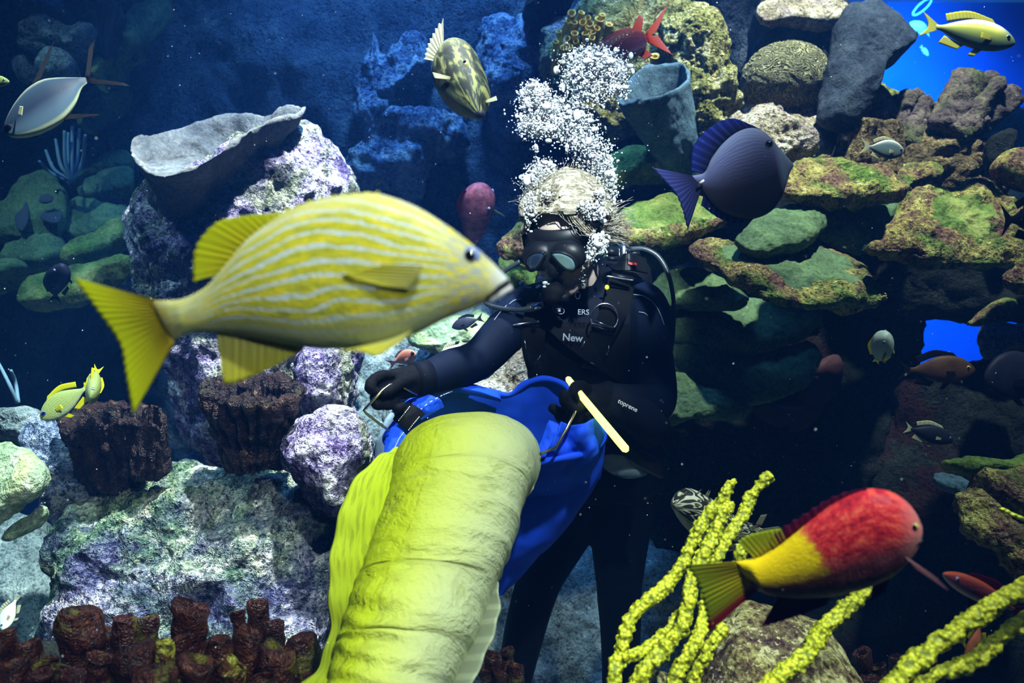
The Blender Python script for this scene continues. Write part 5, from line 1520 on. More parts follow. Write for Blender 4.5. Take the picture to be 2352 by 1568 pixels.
# skin folds: strong ribs low down, finer higher up, on wandering lines
wob = fbm(v, 5, 3, 2) * .022
low = np.clip((.34 - al) / .26, 0, 1)
side_ = np.clip(1.2 - 1.5 * np.abs(vv - .36), 0, 1)
ph = (al + wob - .10 * (vv - .4) ** 2 + .05 * vv)
rib = np.sin(ph * 215 + 2.2 * fbm(v, 3.5, 2, 4))
fold = low * .0055 * (np.abs(rib) ** .7 * np.sign(rib)) * side_ * (.55 + .6 * vnoise(v * 9, 5))
fold += .0022 * fbm(np.stack([al * 30, vv * 2.2, vv * 0], 1), 1.0, 5, 8, ridge=True) * np.clip(.25 + vv, 0, 1)
fold += .006 * fbm(v, 4.5, 2, 9)
# deep crease on the belly side
cr = np.exp(-(((al - .72 + .10 * (1 - vv)) / .012) ** 2)) * np.clip((vv - .72) / .2, 0, 1)
bul = np.exp(-(((al - .755 + .10 * (1 - vv)) / .035) ** 2)) * np.clip((vv - .6) / .3, 0, 1)
v = v + nn * (fold - .012 * cr + .012 * bul)[:, None]
eel = empty('moray_eel', C[0], 'huge yellow-green moray eel with its head in the blue bag', 'eel')
mk('body', v, f, M['eel'], eel, np.stack([al / along[-1], vv], 1))


def ribbon(name, base, tip, mat, parent, th=.004, n=120, m=12, rays=30, lift=None, ripple=.004):
    b = smooth_open(base, n); t = smooth_open(tip, n)
    k = np.linspace(0, 1, m)
    rw = np.cos(np.linspace(0, 1, n) * rays * 2 * math.pi)
    dirn = np.cross(np.gradient(b, axis=0), t - b); dirn /= np.linalg.norm(dirn, axis=1, keepdims=True) + 1e-9
    V = []
    for sg in (1, -1):
        for u in k:
            V.append(b + (t - b) * u + dirn * (ripple * u * rw + sg * th * (1 - .8 * u))[:, None])
    V = np.array(V); f = []
    idx = lambda sh, j, i: (sh * m + j) * n + i
    for sh in (0, 1):
        for j in range(m - 1):
            for i in range(n - 1):
                qd = (idx(sh, j, i), idx(sh, j, i + 1), idx(sh, j + 1, i + 1), idx(sh, j + 1, i))
                f.append(qd if sh == 0 else qd[::-1])
    for i in range(n - 1):
        f.append((idx(0, 0, i + 1), idx(0, 0, i), idx(1, 0, i), idx(1, 0, i + 1)))
        f.append((idx(0, m - 1, i), idx(0, m - 1, i + 1), idx(1, m - 1, i + 1), idx(1, m - 1, i)))
    for j in range(m - 1):
        f.append((idx(0, j, 0), idx(0, j + 1, 0), idx(1, j + 1, 0), idx(1, j, 0)))
        f.append((idx(0, j + 1, n - 1), idx(0, j, n - 1), idx(1, j, n - 1), idx(1, j + 1, n - 1)))
    uv = np.stack([np.tile(np.repeat(k, n), 2), np.tile(np.linspace(0, 1, n), 2 * m)], 1)
    return mk(name, V.reshape(-1, 3), f, mat, parent, uv)


db = [P(760, 1720, .90), P(778, 1640, .925), P(800, 1568, .955), P(818, 1500, .985), P(842, 1420, 1.02), P(862, 1340, 1.06), P(880, 1260, 1.10), P(898, 1180, 1.14), P(914, 1110, 1.19), P(930, 1060, 1.245), P(945, 1032, 1.31)]
dt = [P(640, 1720, .97), P(665, 1640, 1.0), P(690, 1572, 1.02), P(735, 1525, 1.04), P(757, 1440, 1.07), P(755, 1340, 1.10), P(765, 1240, 1.14), P(795, 1135, 1.18), P(835, 1078, 1.22), P(880, 1042, 1.27), P(908, 1030, 1.33)]
ribbon('dorsal_fin', db, dt, M['eel_fin'], eel, .006, 260, 24, 8, ripple=.003)
ab = [P(985, 1720, 1.0), P(1000, 1640, 1.02), P(1025, 1568, 1.05), P(1060, 1500, 1.08), P(1092, 1430, 1.11), P(1120, 1375, 1.14), P(1138, 1335, 1.16)]
at_ = [P(1060, 1720, .96), P(1070, 1640, .98), P(1086, 1568, 1.0), P(1116, 1500, 1.03), P(1140, 1435, 1.06), P(1148, 1385, 1.10), P(1142, 1335, 1.14)]
ribbon('anal_fin', ab, at_, M['eel_fin_pale'], eel, .006, 100, 12, 5, ripple=.002)
# ------------------------------------------------------------------ diver
def capsule(chain, S=20):
    """closed tapered limb through (point, radius) joints"""
    pts = [np.asarray(c[0], float) for c in chain]; rad = [c[1] for c in chain]
    w = smooth_open(pts, 14 * (len(pts) - 1) + 1)
    s0 = np.concatenate([[0], np.cumsum([np.linalg.norm(pts[i + 1] - pts[i]) for i in range(len(pts) - 1)])]); s0 /= s0[-1]
    r = np.interp(np.linspace(0, 1, len(w)), s0, rad)
    t0 = w[0] - w[1]; t0 /= np.linalg.norm(t0); t1 = w[-1] - w[-2]; t1 /= np.linalg.norm(t1)
    hs = (.35, .7, .92, .995)
    pre = [w[0] + t0 * r[0] * h for h in hs][::-1]; prer = [r[0] * math.sqrt(1 - h * h) for h in hs][::-1]
    post = [w[-1] + t1 * r[-1] * h for h in hs]; postr = [r[-1] * math.sqrt(1 - h * h) for h in hs]
    return tube_mesh(np.vstack([pre, w, post]), np.concatenate([prer, r, postr]), S)


def ring_body(slices, S=40, p=.9):
    a = np.linspace(0, 2 * math.pi, S, endpoint=False)
    ca, sa = np.cos(a), np.sin(a)
    ca = np.sign(ca) * np.abs(ca) ** p; sa = np.sign(sa) * np.abs(sa) ** p
    rings = [np.asarray(c) + np.stack([ca * rx, sa * ry, 0 * a], 1) for c, rx, ry in slices]
    return loft(rings)


def remesh(meshes, voxel, smooth=4, fac=.5):
    v, f = join_meshes(meshes)
    me = bpy.data.meshes.new('tmp')
    me.from_pydata(v.tolist(), [], [list(map(int, q)) for q in f])
    ob = bpy.data.objects.new('tmp', me)
    COL.objects.link(ob)
    bm = bmesh.new(); bm.from_mesh(me); bmesh.ops.recalc_face_normals(bm, faces=bm.faces); bm.to_mesh(me); bm.free()
    md = ob.modifiers.new('r', 'REMESH'); md.mode = 'VOXEL'; md.voxel_size = voxel
    if smooth:
        sm = ob.modifiers.new('s', 'SMOOTH'); sm.iterations = smooth; sm.factor = fac
    dg = bpy.context.evaluated_depsgraph_get()
    me2 = ob.evaluated_get(dg).to_mesh()
    vv = np.empty(len(me2.vertices) * 3); me2.vertices.foreach_get('co', vv)
    ff = [tuple(p.vertices) for p in me2.polygons]
    ob.evaluated_get(dg).to_mesh_clear()
    bpy.data.objects.remove(ob, do_unlink=True)
    return vv.reshape(-1, 3), ff


person = empty('person', (P(1400, 1060, 1.85)[0], 1.9, 0.0), 'diver in a dark blue wetsuit and black gloves holding a bag for the eel', 'person')
# head frame: face looks down and to the picture's left
HC = P(1300, 552, 1.63)
hq = Matrix.Rotation(math.radians(-24), 3, 'Z') @ Matrix.Rotation(math.radians(32), 3, 'X')   # local: x right, -y face, z up
hq = Matrix.Rotation(math.radians(3), 3, 'Y') @ hq
HR = np.array(hq)


def hp(x, y, z):
    return HC + HR @ np.array((x, y, z), float)


# torso, neck, limbs
torso = ring_body([(P(1342, 655, 1.79), .06, .055), (P(1342, 678, 1.80), .12, .075), (P(1345, 700, 1.81), .165, .095), (P(1352, 760, 1.82), .178, .112), (P(1362, 830, 1.83), .168, .116), (P(1372, 900, 1.84), .152, .112),
                   (P(1384, 970, 1.85), .145, .108), (P(1396, 1040, 1.86), .152, .112), (P(1400, 1100, 1.86), .155, .115), (P(1396, 1140, 1.86), .12, .10)])
neck = capsule([(P(1340, 690, 1.80), .062), (P(1330, 640, 1.74), .058), (HC + HR @ np.array((0, .03, -.06)), .056)])
SL, EL, WL = P(1212, 712, 1.77), P(1098, 826, 1.64), P(968, 872, 1.50)
SR, ER, WR = P(1476, 706, 1.78), P(1506, 915, 1.68), P(1405, 918, 1.47)
limbs = [capsule([(P(1300, 690, 1.80), .06), (SL, .066), ((SL + EL) / 2, .058), (EL, .05), ((EL + WL) / 2, .05), (WL, .036)]),
         capsule([(P(1400, 690, 1.80), .06), (SR, .068), ((SR + ER) / 2, .062), (ER, .054), ((ER + WR) / 2 + np.array((.01, 0, -.012)), .05), (WR, .038)])]
AKL, AKR = np.array((-.02, 2.02, .10)), np.array((.32, 2.0, .10))
legs = [capsule([(P(1345, 1075, 1.86), .10), (P(1300, 1200, 1.88), .088), (P(1240, 1330, 1.86), .064), (P(1200, 1470, 1.90), .058), (AKL, .042)]),
        capsule([(P(1440, 1075, 1.87), .10), (P(1425, 1200, 1.88), .090), (P(1422, 1340, 1.88), .066), (P(1425, 1480, 1.94), .058), (AKR, .042)])]
feet = [capsule([(AKL + np.array((0, .03, -.04)), .04), (AKL + np.array((0, -.10, -.065)), .034), (AKL + np.array((0, -.2, -.078)), .022)]),
        capsule([(AKR + np.array((0, .03, -.04)), .04), (AKR + np.array((0, -.10, -.065)), .034), (AKR + np.array((0, -.2, -.078)), .022)])]
# head: skull, face, jaw, nose, brow, cheeks, ears
head = [ball(hp(0, .015, .03), (.078, .098, .092), 32, 24, HR), ball(hp(0, -.025, -.03), (.064, .07, .085), 28, 20, HR), ball(hp(0, -.05, -.095), (.042, .036, .034), 24, 16, HR),
        ball(hp(.04, -.045, -.045), (.026, .03, .034), 16, 12, HR), ball(hp(-.04, -.045, -.045), (.026, .03, .034), 16, 12, HR), ball(hp(0, -.078, .02), (.05, .02, .016), 20, 12, HR),
        capsule([(hp(0, -.088, .012), .012), (hp(0, -.104, -.022), .015)]), ball(hp(0, -.088, -.062), (.026, .014, .012), 16, 10, HR)]
ears = [ball(hp(sx * .08, .012, -.012), (.010, .022, .034), 14, 12, HR) for sx in (1, -1)]
v, f = remesh([torso, neck] + limbs + legs + feet + head + ears, .0055, 5, .5)
body = mk('body', v, f, [M['neoprene'], M['skin'], M['panel']], person)
loc = (v - HC) @ HR
fc = np.array([loc[list(q)].mean(0) for q in f]); fw = np.array([v[list(q)].mean(0) for q in f])
skin = (fc[:, 2] > -.135 + .55 * np.clip(fc[:, 1] - .02, 0, 1)) & (np.linalg.norm(fc, axis=1) < .17) & (fc[:, 1] < .12)
mi = np.where(skin, 1, 0)
armp = (fw[:, 0] > P(1452, 0, 1.78)[0]) & (fw[:, 2] > P(0, 990, 1.78)[2])
mi = np.where(armp & ~skin, 2, mi)
armp = (fw[:, 0] < P(1195, 0, 1.7)[0]) & (fw[:, 2] > P(0, 950, 1.6)[2])
mi = np.where(armp & ~skin, 2, mi)
body.data.polygons.foreach_set('material_index', mi.astype(np.int32))
# eyes behind the lenses and lips
for sx in (1, -1):
    v, f = ball(hp(sx * .032, -.078, .0), (.013, .013, .013), 14, 10)
    e = mk('eye', v, f, M['tooth'], person)
    v, f = ball(hp(sx * .032, -.089, -.002), (.006, .004, .006), 12, 8)
    mk('pupil', v, f, M['pupil'], e)
v, f = ball(hp(0, -.099, -.064), (.02, .006, .007), 16, 8, HR)
mk('mouth', v, f, M['lip'], person)

# hair: a swept cap and loose floating strands
v, f = ball(hp(0, .02, .045), (.092, .108, .088), 72, 44, HR)
lv = (v - HC) @ HR
nn = vnormals(v, f)
nn = np.where(((nn * (v - hp(0, .02, .045))).sum(1) < 0)[:, None], -nn, nn)
strk = fbm(np.stack([lv[:, 0] * 9, lv[:, 1] * 60, lv[:, 2] * 60], 1), 1.0, 4, 5, ridge=True)
v = v + nn * (.006 * strk + .016 * np.clip(lv[:, 2] / .1, 0, 1) + .012 * fbm(v, 14, 2, 6))[:, None]
keep = (lv[:, 2] > .052 - .5 * np.clip(lv[:, 1] - .0, -.2, .2)) | (lv[:, 1] > .05)
keep &= ~((lv[:, 1] < -.03) & (lv[:, 2] < .062))
f2 = [q for q in f if all(keep[list(q)])]
used = sorted({i for q in f2 for i in q}); mp_ = {o: i for i, o in enumerate(used)}
hair = mk('hair', v[used], [tuple(mp_[i] for i in q) for q in f2], M['hair'], person)
md = hair.modifiers.new('thick', 'SOLIDIFY'); md.thickness = .01; md.offset = -1
rr = random.Random(11)
strands = []
def cap(x, y, k=1.0):
    return hp(x, y, math.sqrt(max(.0004, 1 - (x / .104) ** 2 - ((y - .02) / .125) ** 2)) * .098 * k + .045)


for i in range(1500):     # locks lying along the crown, swept across
    y0 = rr.uniform(-.075, .12); x0 = rr.uniform(-.09, .05); ln = rr.uniform(.05, .13)
    cv = rr.uniform(-.03, .03) + .03 * math.sin(y0 * 60)
    k_s = 1.06 + rr.random() * .12
    pts = []
    for t in (0, .33, .66, 1):
        xx = min(.096, x0 + ln * t); yy = min(.13, max(-.085, y0 + cv * math.sin(t * 3)))
        pts.append(cap(xx, yy, k_s))
    strands.append(tube_mesh(smooth_open(pts, 9), np.linspace(.0013, .0006, 9), 4))
for i in range(260):      # loose hair lifting off
    x0 = rr.uniform(-.09, .09); y0 = rr.uniform(-.06, .1)
    base = cap(x0, y0)
    dr = HR @ np.array((rr.uniform(-1, 1), rr.uniform(-.3, .5), rr.uniform(.1, .5)))
    ln = rr.uniform(.03, .07)
    strands.append(tube_mesh(smooth_open([base - dr * .006, base + dr * ln * .5 + np.array((0, 0, .012)), base + dr * ln + np.array((0, 0, .03 * rr.random()))], 7), np.linspace(.0009, .0003, 7), 4))
for i in range(160):     # wisps streaming off at the ear side
    base = hp(.085, rr.uniform(.0, .06), rr.uniform(-.01, .05))
    e_ = np.array((rr.uniform(.03, .085), rr.uniform(-.03, .04), rr.uniform(-.03, .05)))
    strands.append(tube_mesh(smooth_open([base, base + e_ * .5 + np.array((0, 0, .01 * rr.random())), base + e_], 7), np.linspace(.001, .0004, 7), 4))
v, f = join_meshes(strands)
tag(mk('hair_strand', v, f, M['hair'], hair), kind='stuff')

# mask: black skirt and frame, two tear-drop lenses, nose pocket, wide strap
mask_pts = [ball(hp(0, -.082, .0), (.074, .034, .040), 32, 20, HR), ball(hp(0, -.10, -.026), (.022, .028, .03), 18, 14, HR), ball(hp(.035, -.095, .0), (.046, .03, .038), 22, 16, HR), ball(hp(-.035, -.095, .0), (.046, .03, .038), 22, 16, HR)]
v, f = remesh(mask_pts, .004, 4)
mask = mk('dive_mask', v, f, M['rubber'], person)
mask['label'] = 'black low-profile dive mask with two tear-drop lenses'
for sx in (1, -1):
    lp = smooth_closed([(.010, .020), (.034, .022), (.056, .008), (.062, -.010), (.054, -.024), (.040, -.020), (.022, -.002)], 44)
    lx, lz = sx * lp[:, 0], lp[:, 1]
    fr = np.array([hp(x, -.121 + .22 * (abs(x) - .04) * (abs(x) > .04) , z) for x, z in zip(lx, lz)])
    nrm = HR @ np.array((0, -1, 0))
    v, f = loft([fr + nrm * .004, fr + nrm * .009, fr.mean(0) + (fr - fr.mean(0)) * .6 + nrm * .010], cap0=True)
    mk('lens', v, f, M['lens'] if sx > 0 else M['lens_dark'], mask)
    tube('lens_frame', np.vstack([fr, fr[:1]]) + nrm * .005, .0045, M['rubber'], mask, 8)
sa = np.linspace(-math.radians(160), math.radians(-20), 40)
for nm, z0, hh in (('strap', .022, .017),):
    rings = []
    for ang in np.linspace(-.25, math.pi + .25, 60):
        c, s = math.cos(ang), math.sin(ang)
        rr_ = np.array((.094 * c, -.02 + .118 * s * 1.0, 0))
        n_ = np.array((c, s, 0))
        rings.append([hp(*(rr_ + n_ * o + np.array((0, 0, z0 + .018 * s + dz)))) for o, dz in ((0, -hh), (.004, -hh), (.004, hh), (0, hh))])
    v, f = loft(rings)
    mk('strap', v, f, M['rubber'], mask)
# wide black band over the brow under the hair
rings = []
for ang in np.linspace(math.pi + .1, 2 * math.pi - .1, 50):
    c, s = math.cos(ang), math.sin(ang)
    rings.append([hp(.084 * c + o * c, -.012 + .078 * s + o * s + sl_, z) for o, z, sl_ in ((.0, .012, -.004), (.008, .016, -.004), (.008, .058, .010), (.0, .06, .010))])
v, f = loft(rings)
mk('brow_band', v, f, M['rubber'], mask)

# regulator under the chin with its hose fitting
reg = []
rc = hp(-.004, -.122, -.082)
v, f = remesh([ball(rc, (.030, .022, .022), 24, 16, HR), ball(rc + HR @ np.array((0, -.014, -.01)), (.022, .014, .018), 20, 14, HR), capsule([(rc, .016), (hp(0, -.1, -.07), .014)])], .004, 3)
regulator = mk('regulator', v, f, M['webbing'], person)
tube('exhaust_tee', [rc + HR @ np.array((-.036, .0, -.014)), rc + HR @ np.array((.036, .0, -.014))], .010, M['rubber'], regulator, 12)
tube('bubble_ring', np.array([P(1327, 678, 1.62) + np.array((.006 * math.cos(t), 0, .009 * math.sin(t))) for t in np.linspace(0, 2 * math.pi, 20)]), .0012, M['steel'], regulator, 6)

# harness and vest
vest = ring_body([(P(1338, 742, 1.805), .150, .112), (P(1345, 770, 1.815), .172, .124), (P(1355, 830, 1.825), .166, .130), (P(1366, 900, 1.835), .156, .126), (P(1380, 970, 1.845), .15, .122), (P(1392, 1030, 1.855), .156, .124), (P(1396, 1060, 1.857), .15, .12)], 56, .8)
v, f = vest
nn = vnormals(v, f)
v = v + nn * (.006 * fbm(v, 14, 3, 4))[:, None]
vestp = mk('buoyancy_vest', v, f, M['webbing'], person)


def band(name, pts, wid, mat, parent, th=.006, n=40, face=None):
    w = smooth_open([np.asarray(p, float) for p in pts], n)
    t = np.gradient(w, axis=0); t /= np.linalg.norm(t, axis=1, keepdims=True)
    nrm = np.array((0, -1, .12)); nrm = np.broadcast_to(nrm / np.linalg.norm(nrm), w.shape)
    side = np.cross(t, nrm); side /= np.linalg.norm(side, axis=1, keepdims=True)
    wid = np.interp(np.linspace(0, 1, n), np.linspace(0, 1, len(np.atleast_1d(wid))), np.atleast_1d(wid))[:, None]
    rings = np.stack([w - side * wid, w - side * wid + nrm * th, w + side * wid + nrm * th, w + side * wid], 1)
    v, f = loft(rings)
    return mk(name, v, f, mat, parent, smooth=False)


band('shoulder_strap', [P(1428, 640, 1.80), P(1425, 655, 1.70), P(1415, 700, 1.665), P(1395, 745, 1.665), P(1375, 790, 1.68), P(1360, 850, 1.69)], [.034, .036, .034, .032, .03, .028], M['webbing'], vestp, .010)
band('shoulder_strap', [P(1250, 660, 1.80), P(1240, 690, 1.70), P(1228, 740, 1.675), P(1225, 800, 1.685), P(1240, 860, 1.70)], [.03, .03, .03, .028], M['webbing'], vestp, .010)
band('chest_band', [P(1225, 690, 1.69), P(1280, 750, 1.672), P(1340, 800, 1.672), P(1430, 860, 1.69)], [.022, .022], M['webbing'], vestp, .004)
band('shoulder_pad', [P(1405, 612, 1.80), P(1420, 605, 1.70), P(1450, 604, 1.68), P(1485, 612, 1.74)], [.018, .022, .02], M['rubber'], vestp, .012)
band('red_mark', [P(1443, 604, 1.664), P(1452, 606, 1.662), P(1462, 607, 1.665)], [.003, .003], M['red_mark'], vestp, .003)


def dring(name, c, rx, ry, rot, tiltx, parent, r=.0028, mat='steel', flat=-.55):
    a = np.linspace(-.62, math.pi + .62, 40)
    pts = [(rx * math.cos(t), max(ry * math.sin(t), flat * ry)) for t in a]
    pts.append(pts[0])
    ca, sa_ = math.cos(rot), math.sin(rot)
    w = []
    for x, y in pts:
        x2, y2 = x * ca - y * sa_, x * sa_ + y * ca
        w.append(np.asarray(c) + np.array((x2, -abs(y2) * math.sin(tiltx), y2 * math.cos(tiltx))))
    return tube(name, np.array(w), r, M[mat], parent, 10)


dring('d_ring', P(1388, 730, 1.640), .034, .036, -.2, .1, vestp)
dring('d_ring', P(1421, 652, 1.640), .034, -.026, -.15, .1, vestp, .003)
dring('d_ring', P(1210, 752, 1.655), .034, -.020, .15, .2, vestp)
dring('d_ring', P(1500, 995, 1.60), .022, -.020, .5, .2, vestp, .0018)
tube('ring_bar', [P(1364, 735, 1.645), P(1405, 752, 1.645)], .0022, M['steel'], vestp, 8)
tube('webbing_keeper', [P(1198, 742, 1.665), P(1240, 746, 1.665)], .007, M['rubber'], vestp, 10)
tube('webbing_keeper', [P(1360, 748, 1.662), P(1410, 768, 1.662)], .008, M['rubber'], vestp, 10)
tube('webbing_keeper', [P(1405, 632, 1.655), P(1452, 642, 1.655)], .008, M['rubber'], vestp, 10)
v, f = ball(P(1394, 660, 1.636), (.006, .005, .007), 12, 8)
mk('yellow_clip', v, f, M['yellow_plastic'], vestp)
for pts in ([(1344, 782), (1340, 790), (1338, 797)], [(1398, 792), (1398, 805), (1393, 815)], [(1242, 815), (1238, 823), (1233, 825)], [(1356, 832), (1366, 836)], [(1205, 780), (1208, 800)], [(1233, 858), (1234, 868)]):
    tube('buckle_edge', [P(x, y, 1.655) for x, y in pts], .0016, M['steel'], vestp, 6)

S_('side_pocket', [(1205, 800), (1222, 805), (1225, 850), (1210, 845)], 1.69, M['webbing'], hf=.014, hb=.02, amp=.002, seg=40, rings=10, parent=vestp)
S_('side_pocket', [(1214, 820), (1245, 810), (1250, 872), (1216, 880)], 1.70, M['webbing'], hf=.02, hb=.02, amp=.002, seg=40, rings=10, parent=vestp)

# cylinder, valve and first stage behind the shoulders
v, f = capsule([(P(1430, 640, 1.99), .088), (P(1420, 1040, 2.02), .088)], 32)
tank = mk('air_cylinder', v, f, M['rubber'], person)
fs = []
tube('first_stage', [P(1432, 604, 1.82), P(1432, 600, 1.82), P(1432, 572, 1.82), P(1433, 560, 1.82), P(1434, 556, 1.82)], [.0145, .0165, .0165, .012, .005], M['steel'], tank, 20)
for k in range(5):
    an = k * 1.25
    tube('stage_rib', [P(1432, 602, 1.82) + np.array((.0165 * math.cos(an), -.0165 * abs(math.sin(an)), 0)), P(1432, 573, 1.82) + np.array((.0165 * math.cos(an), -.0165 * abs(math.sin(an)), 0))], .0025, M['steel'], tank, 6)
tube('valve_knob', [P(1392, 577, 1.82), P(1418, 580, 1.82)], .011, M['rubber'], tank, 14)
tube('valve_stem', [P(1395, 592, 1.82), P(1418, 596, 1.82)], .007, M['rubber'], tank, 12)
tube('stage_port', [P(1440, 585, 1.81), P(1470, 580, 1.80)], [.010, .009], M['rubber'], tank, 12)
for (x, y) in ((1448, 592), (1456, 594), (1464, 593)):
    v, f = ball(P(x, y, 1.79), .003, 8, 6)
    mk('port_bolt', v, f, M['steel'], tank)
tube('hose', [P(1448, 572, 1.80), P(1480, 572, 1.79), P(1512, 590, 1.78), P(1535, 630, 1.77), P(1547, 690, 1.76), P(1546, 760, 1.75), P(1538, 830, 1.76), P(1534, 890, 1.78)], [.0075, .0075, .006, .006, .006, .006], M['hose'], tank, 12, 70)
tube('hose', [P(1195, 600, 1.62), P(1160, 622, 1.64), P(1120, 660, 1.68), P(1115, 695, 1.70), P(1150, 708, 1.68), P(1190, 711, 1.655), P(1222, 706, 1.64)], .006, M['hose'], tank, 12, 70)
tube('hose_fitting', [P(1221, 706, 1.64), P(1233, 704, 1.638), P(1235, 703, 1.638), P(1247, 700, 1.64)], [.008, .0085, .0095, .0095], M['steel'], tank, 14)
# seam stitching on the suit
for pts in ([(1455, 676, 1.712), (1480, 680, 1.705), (1505, 700, 1.70), (1522, 735, 1.70), (1532, 780, 1.70), (1536, 830, 1.69)], [(1467, 716, 1.705), (1485, 722, 1.70), (1508, 755, 1.70), (1520, 800, 1.69), (1526, 835, 1.68)],
            [(1534, 840, 1.68), (1528, 880, 1.65), (1525, 905, 1.62)], [(1440, 906, 1.565), (1470, 925, 1.58), (1500, 932, 1.60), (1522, 915, 1.62)], [(1190, 660, 1.72), (1205, 659, 1.71), (1220, 660, 1.71)],
            [(1165, 702, 1.70), (1180, 690, 1.70), (1198, 686, 1.70)], [(1135, 735, 1.66), (1150, 715, 1.68), (1165, 700, 1.70)]):
    tube('seam', [P(*p) for p in pts], .0011, M['thread'], person, 6, 30)


def text(name, body, c, size, rot, mat, parent, tilt=.1, ext=.0006, bold=False):
    cu = bpy.data.curves.new(name, 'FONT')
    cu.body = body; cu.size = size; cu.extrude = ext; cu.align_x = 'CENTER'; cu.align_y = 'CENTER'
    if bold: cu.offset = size * .02
    ob = bpy.data.objects.new(name, cu); COL.objects.link(ob)
    bpy.context.view_layer.update()
    me = bpy.data.meshes.new_from_object(ob.evaluated_get(bpy.context.evaluated_depsgraph_get()))
    bpy.data.objects.remove(ob, do_unlink=True)
    R_ = Matrix.Rotation(math.radians(90) - tilt, 3, 'X') if True else None
    R_ = Matrix.Rotation(rot, 3, 'Y') @ R_
    v = np.array([list(R_ @ x.co) for x in me.vertices]) + np.asarray(c)
    f = [tuple(p.vertices) for p in me.polygons]
    return mk(name, v, f, mat, parent, smooth=False)


text('lettering', 'ERS', P(1340, 717, 1.640), .019, .03, M['print'], vestp)
text('lettering', 'New', P(1315, 776, 1.645), .026, .08, M['print'], vestp, bold=True)
a = np.linspace(0, 2 * math.pi, 40)
emb = tube('emblem', np.array([P(1283, 711, 1.655) + np.array((.0145 * math.cos(t), 0, .010 * math.sin(t) - .004 * math.cos(t))) for t in a]), .0008, M['print'], vestp, 6)
for dx, dz, rx in ((-.004, .003, .005), (.003, .002, .004), (.0, -.003, .006)):
    v, f = ball(P(1283, 711, 1.655) + np.array((dx, 0, dz)), (rx, .0008, .003), 10, 6)
    mk('emblem_mark', v, f, M['print'], emb)
for k, (x, y) in enumerate(((1195, 651), (1202, 648), (1206, 654))):
    v, f = ball(P(x, y, 1.705), (.004, .002, .005), 8, 6)
    mk('shoulder_print', v, f, M['print_white'], person)

# ------------------------------------------------------------------ gloves
def hand(fingers, palm, cuff, label):
    parts = [capsule([(P(*p[:3]), p[3]) for p in fg]) for fg in fingers] + [capsule([(P(*p[:3]), p[3]) for p in pc]) for pc in palm]
    v, f = remesh(parts, .0026, 2, .5)
    nn = vnormals(v, f)
    v = v + nn * (.0008 * fbm(v, 120, 2, 3))[:, None]
    o = mk('glove', v, f, M['glove'], person)
    o['label'] = label
    for (pts, r) in cuff:
        tube('cuff', [P(*p) for p in pts], r, M['neoprene'], o, 26)
    return o


gl = hand([[(912, 866, 1.47, .012), (880, 862, 1.43, .0125), (858, 872, 1.395, .012), (850, 890, 1.38, .0118), (862, 900, 1.39, .010)],          # index
           [(905, 880, 1.46, .012), (872, 892, 1.42, .012), (862, 915, 1.395, .012), (868, 930, 1.39, .0115), (880, 926, 1.405, .010)],       # middle
           [(912, 892, 1.46, .012), (886, 908, 1.42, .012), (888, 928, 1.40, .0118), (900, 930, 1.41, .010)],                                 # ring
           [(922, 900, 1.46, .0115), (906, 918, 1.425, .0112), (912, 936, 1.41, .0108), (924, 932, 1.42, .009)],                              # little
           [(945, 872, 1.46, .0135), (918, 880, 1.42, .0128), (896, 896, 1.395, .012), (880, 902, 1.385, .011)]],                             # thumb
          [[(970, 868, 1.505, .034), (945, 872, 1.485, .032), (915, 874, 1.47, .024)], [(960, 882, 1.495, .028), (925, 895, 1.47, .022)], [(950, 862, 1.49, .026), (905, 864, 1.465, .018)]],
          [([(985, 866, 1.515), (950, 872, 1.492)], [.041, .040])], 'black knitted glove gripping the left wire handle')
gr_ = hand([[(1352, 898, 1.43, .0125), (1336, 886, 1.40, .0122), (1322, 888, 1.375, .0118), (1316, 902, 1.365, .0112), (1322, 916, 1.372, .010)],     # index round the stick
            [(1345, 925, 1.41, .0128), (1318, 938, 1.375, .0128), (1300, 925, 1.36, .0125), (1296, 908, 1.355, .0115)],                                # thumb standing up
            [(1350, 930, 1.43, .0122), (1318, 946, 1.40, .0122), (1286, 946, 1.385, .0118), (1270, 938, 1.38, .0108)],                                 # middle
            [(1355, 945, 1.43, .0118), (1322, 960, 1.40, .0118), (1298, 962, 1.385, .011), (1284, 958, 1.385, .010)],                                  # ring
            [(1362, 955, 1.44, .011), (1335, 970, 1.41, .011), (1314, 972, 1.40, .0105), (1302, 970, 1.395, .0095)]],                                  # little
           [[(1420, 925, 1.475, .037), (1390, 920, 1.46, .034), (1358, 918, 1.435, .026)], [(1400, 940, 1.465, .030), (1360, 942, 1.435, .022)], [(1400, 905, 1.46, .026), (1360, 900, 1.435, .018)]],
           [([(1385, 912, 1.455), (1430, 935, 1.485), (1475, 962, 1.52), (1500, 990, 1.55)], [.040, .043, .046, .046])], 'black gauntlet glove with a yellow light stick')
text('lettering', 'toprene', P(1442, 931, 1.425), .0145, math.radians(27), M['print_white'], gr_, .1)

# ------------------------------------------------------------------ light stick, blue bag and its handles
stk = empty('light_stick', P(1372, 950, 1.36), 'glowing yellow-green light stick held in the gauntlet glove', 'light stick')
tube('rod', [P(1302, 866, 1.385), P(1305, 870, 1.385), P(1325, 896, 1.383), P(1420, 1011, 1.365), P(1437, 1031, 1.362), P(1441, 1036, 1.362)], [.003, .0065, .0072, .0085, .0085, .004], M['stick'], stk, 16)
tube('cap', [P(1312, 879, 1.384), P(1318, 887, 1.384)], .0085, M['clear'], stk, 14)

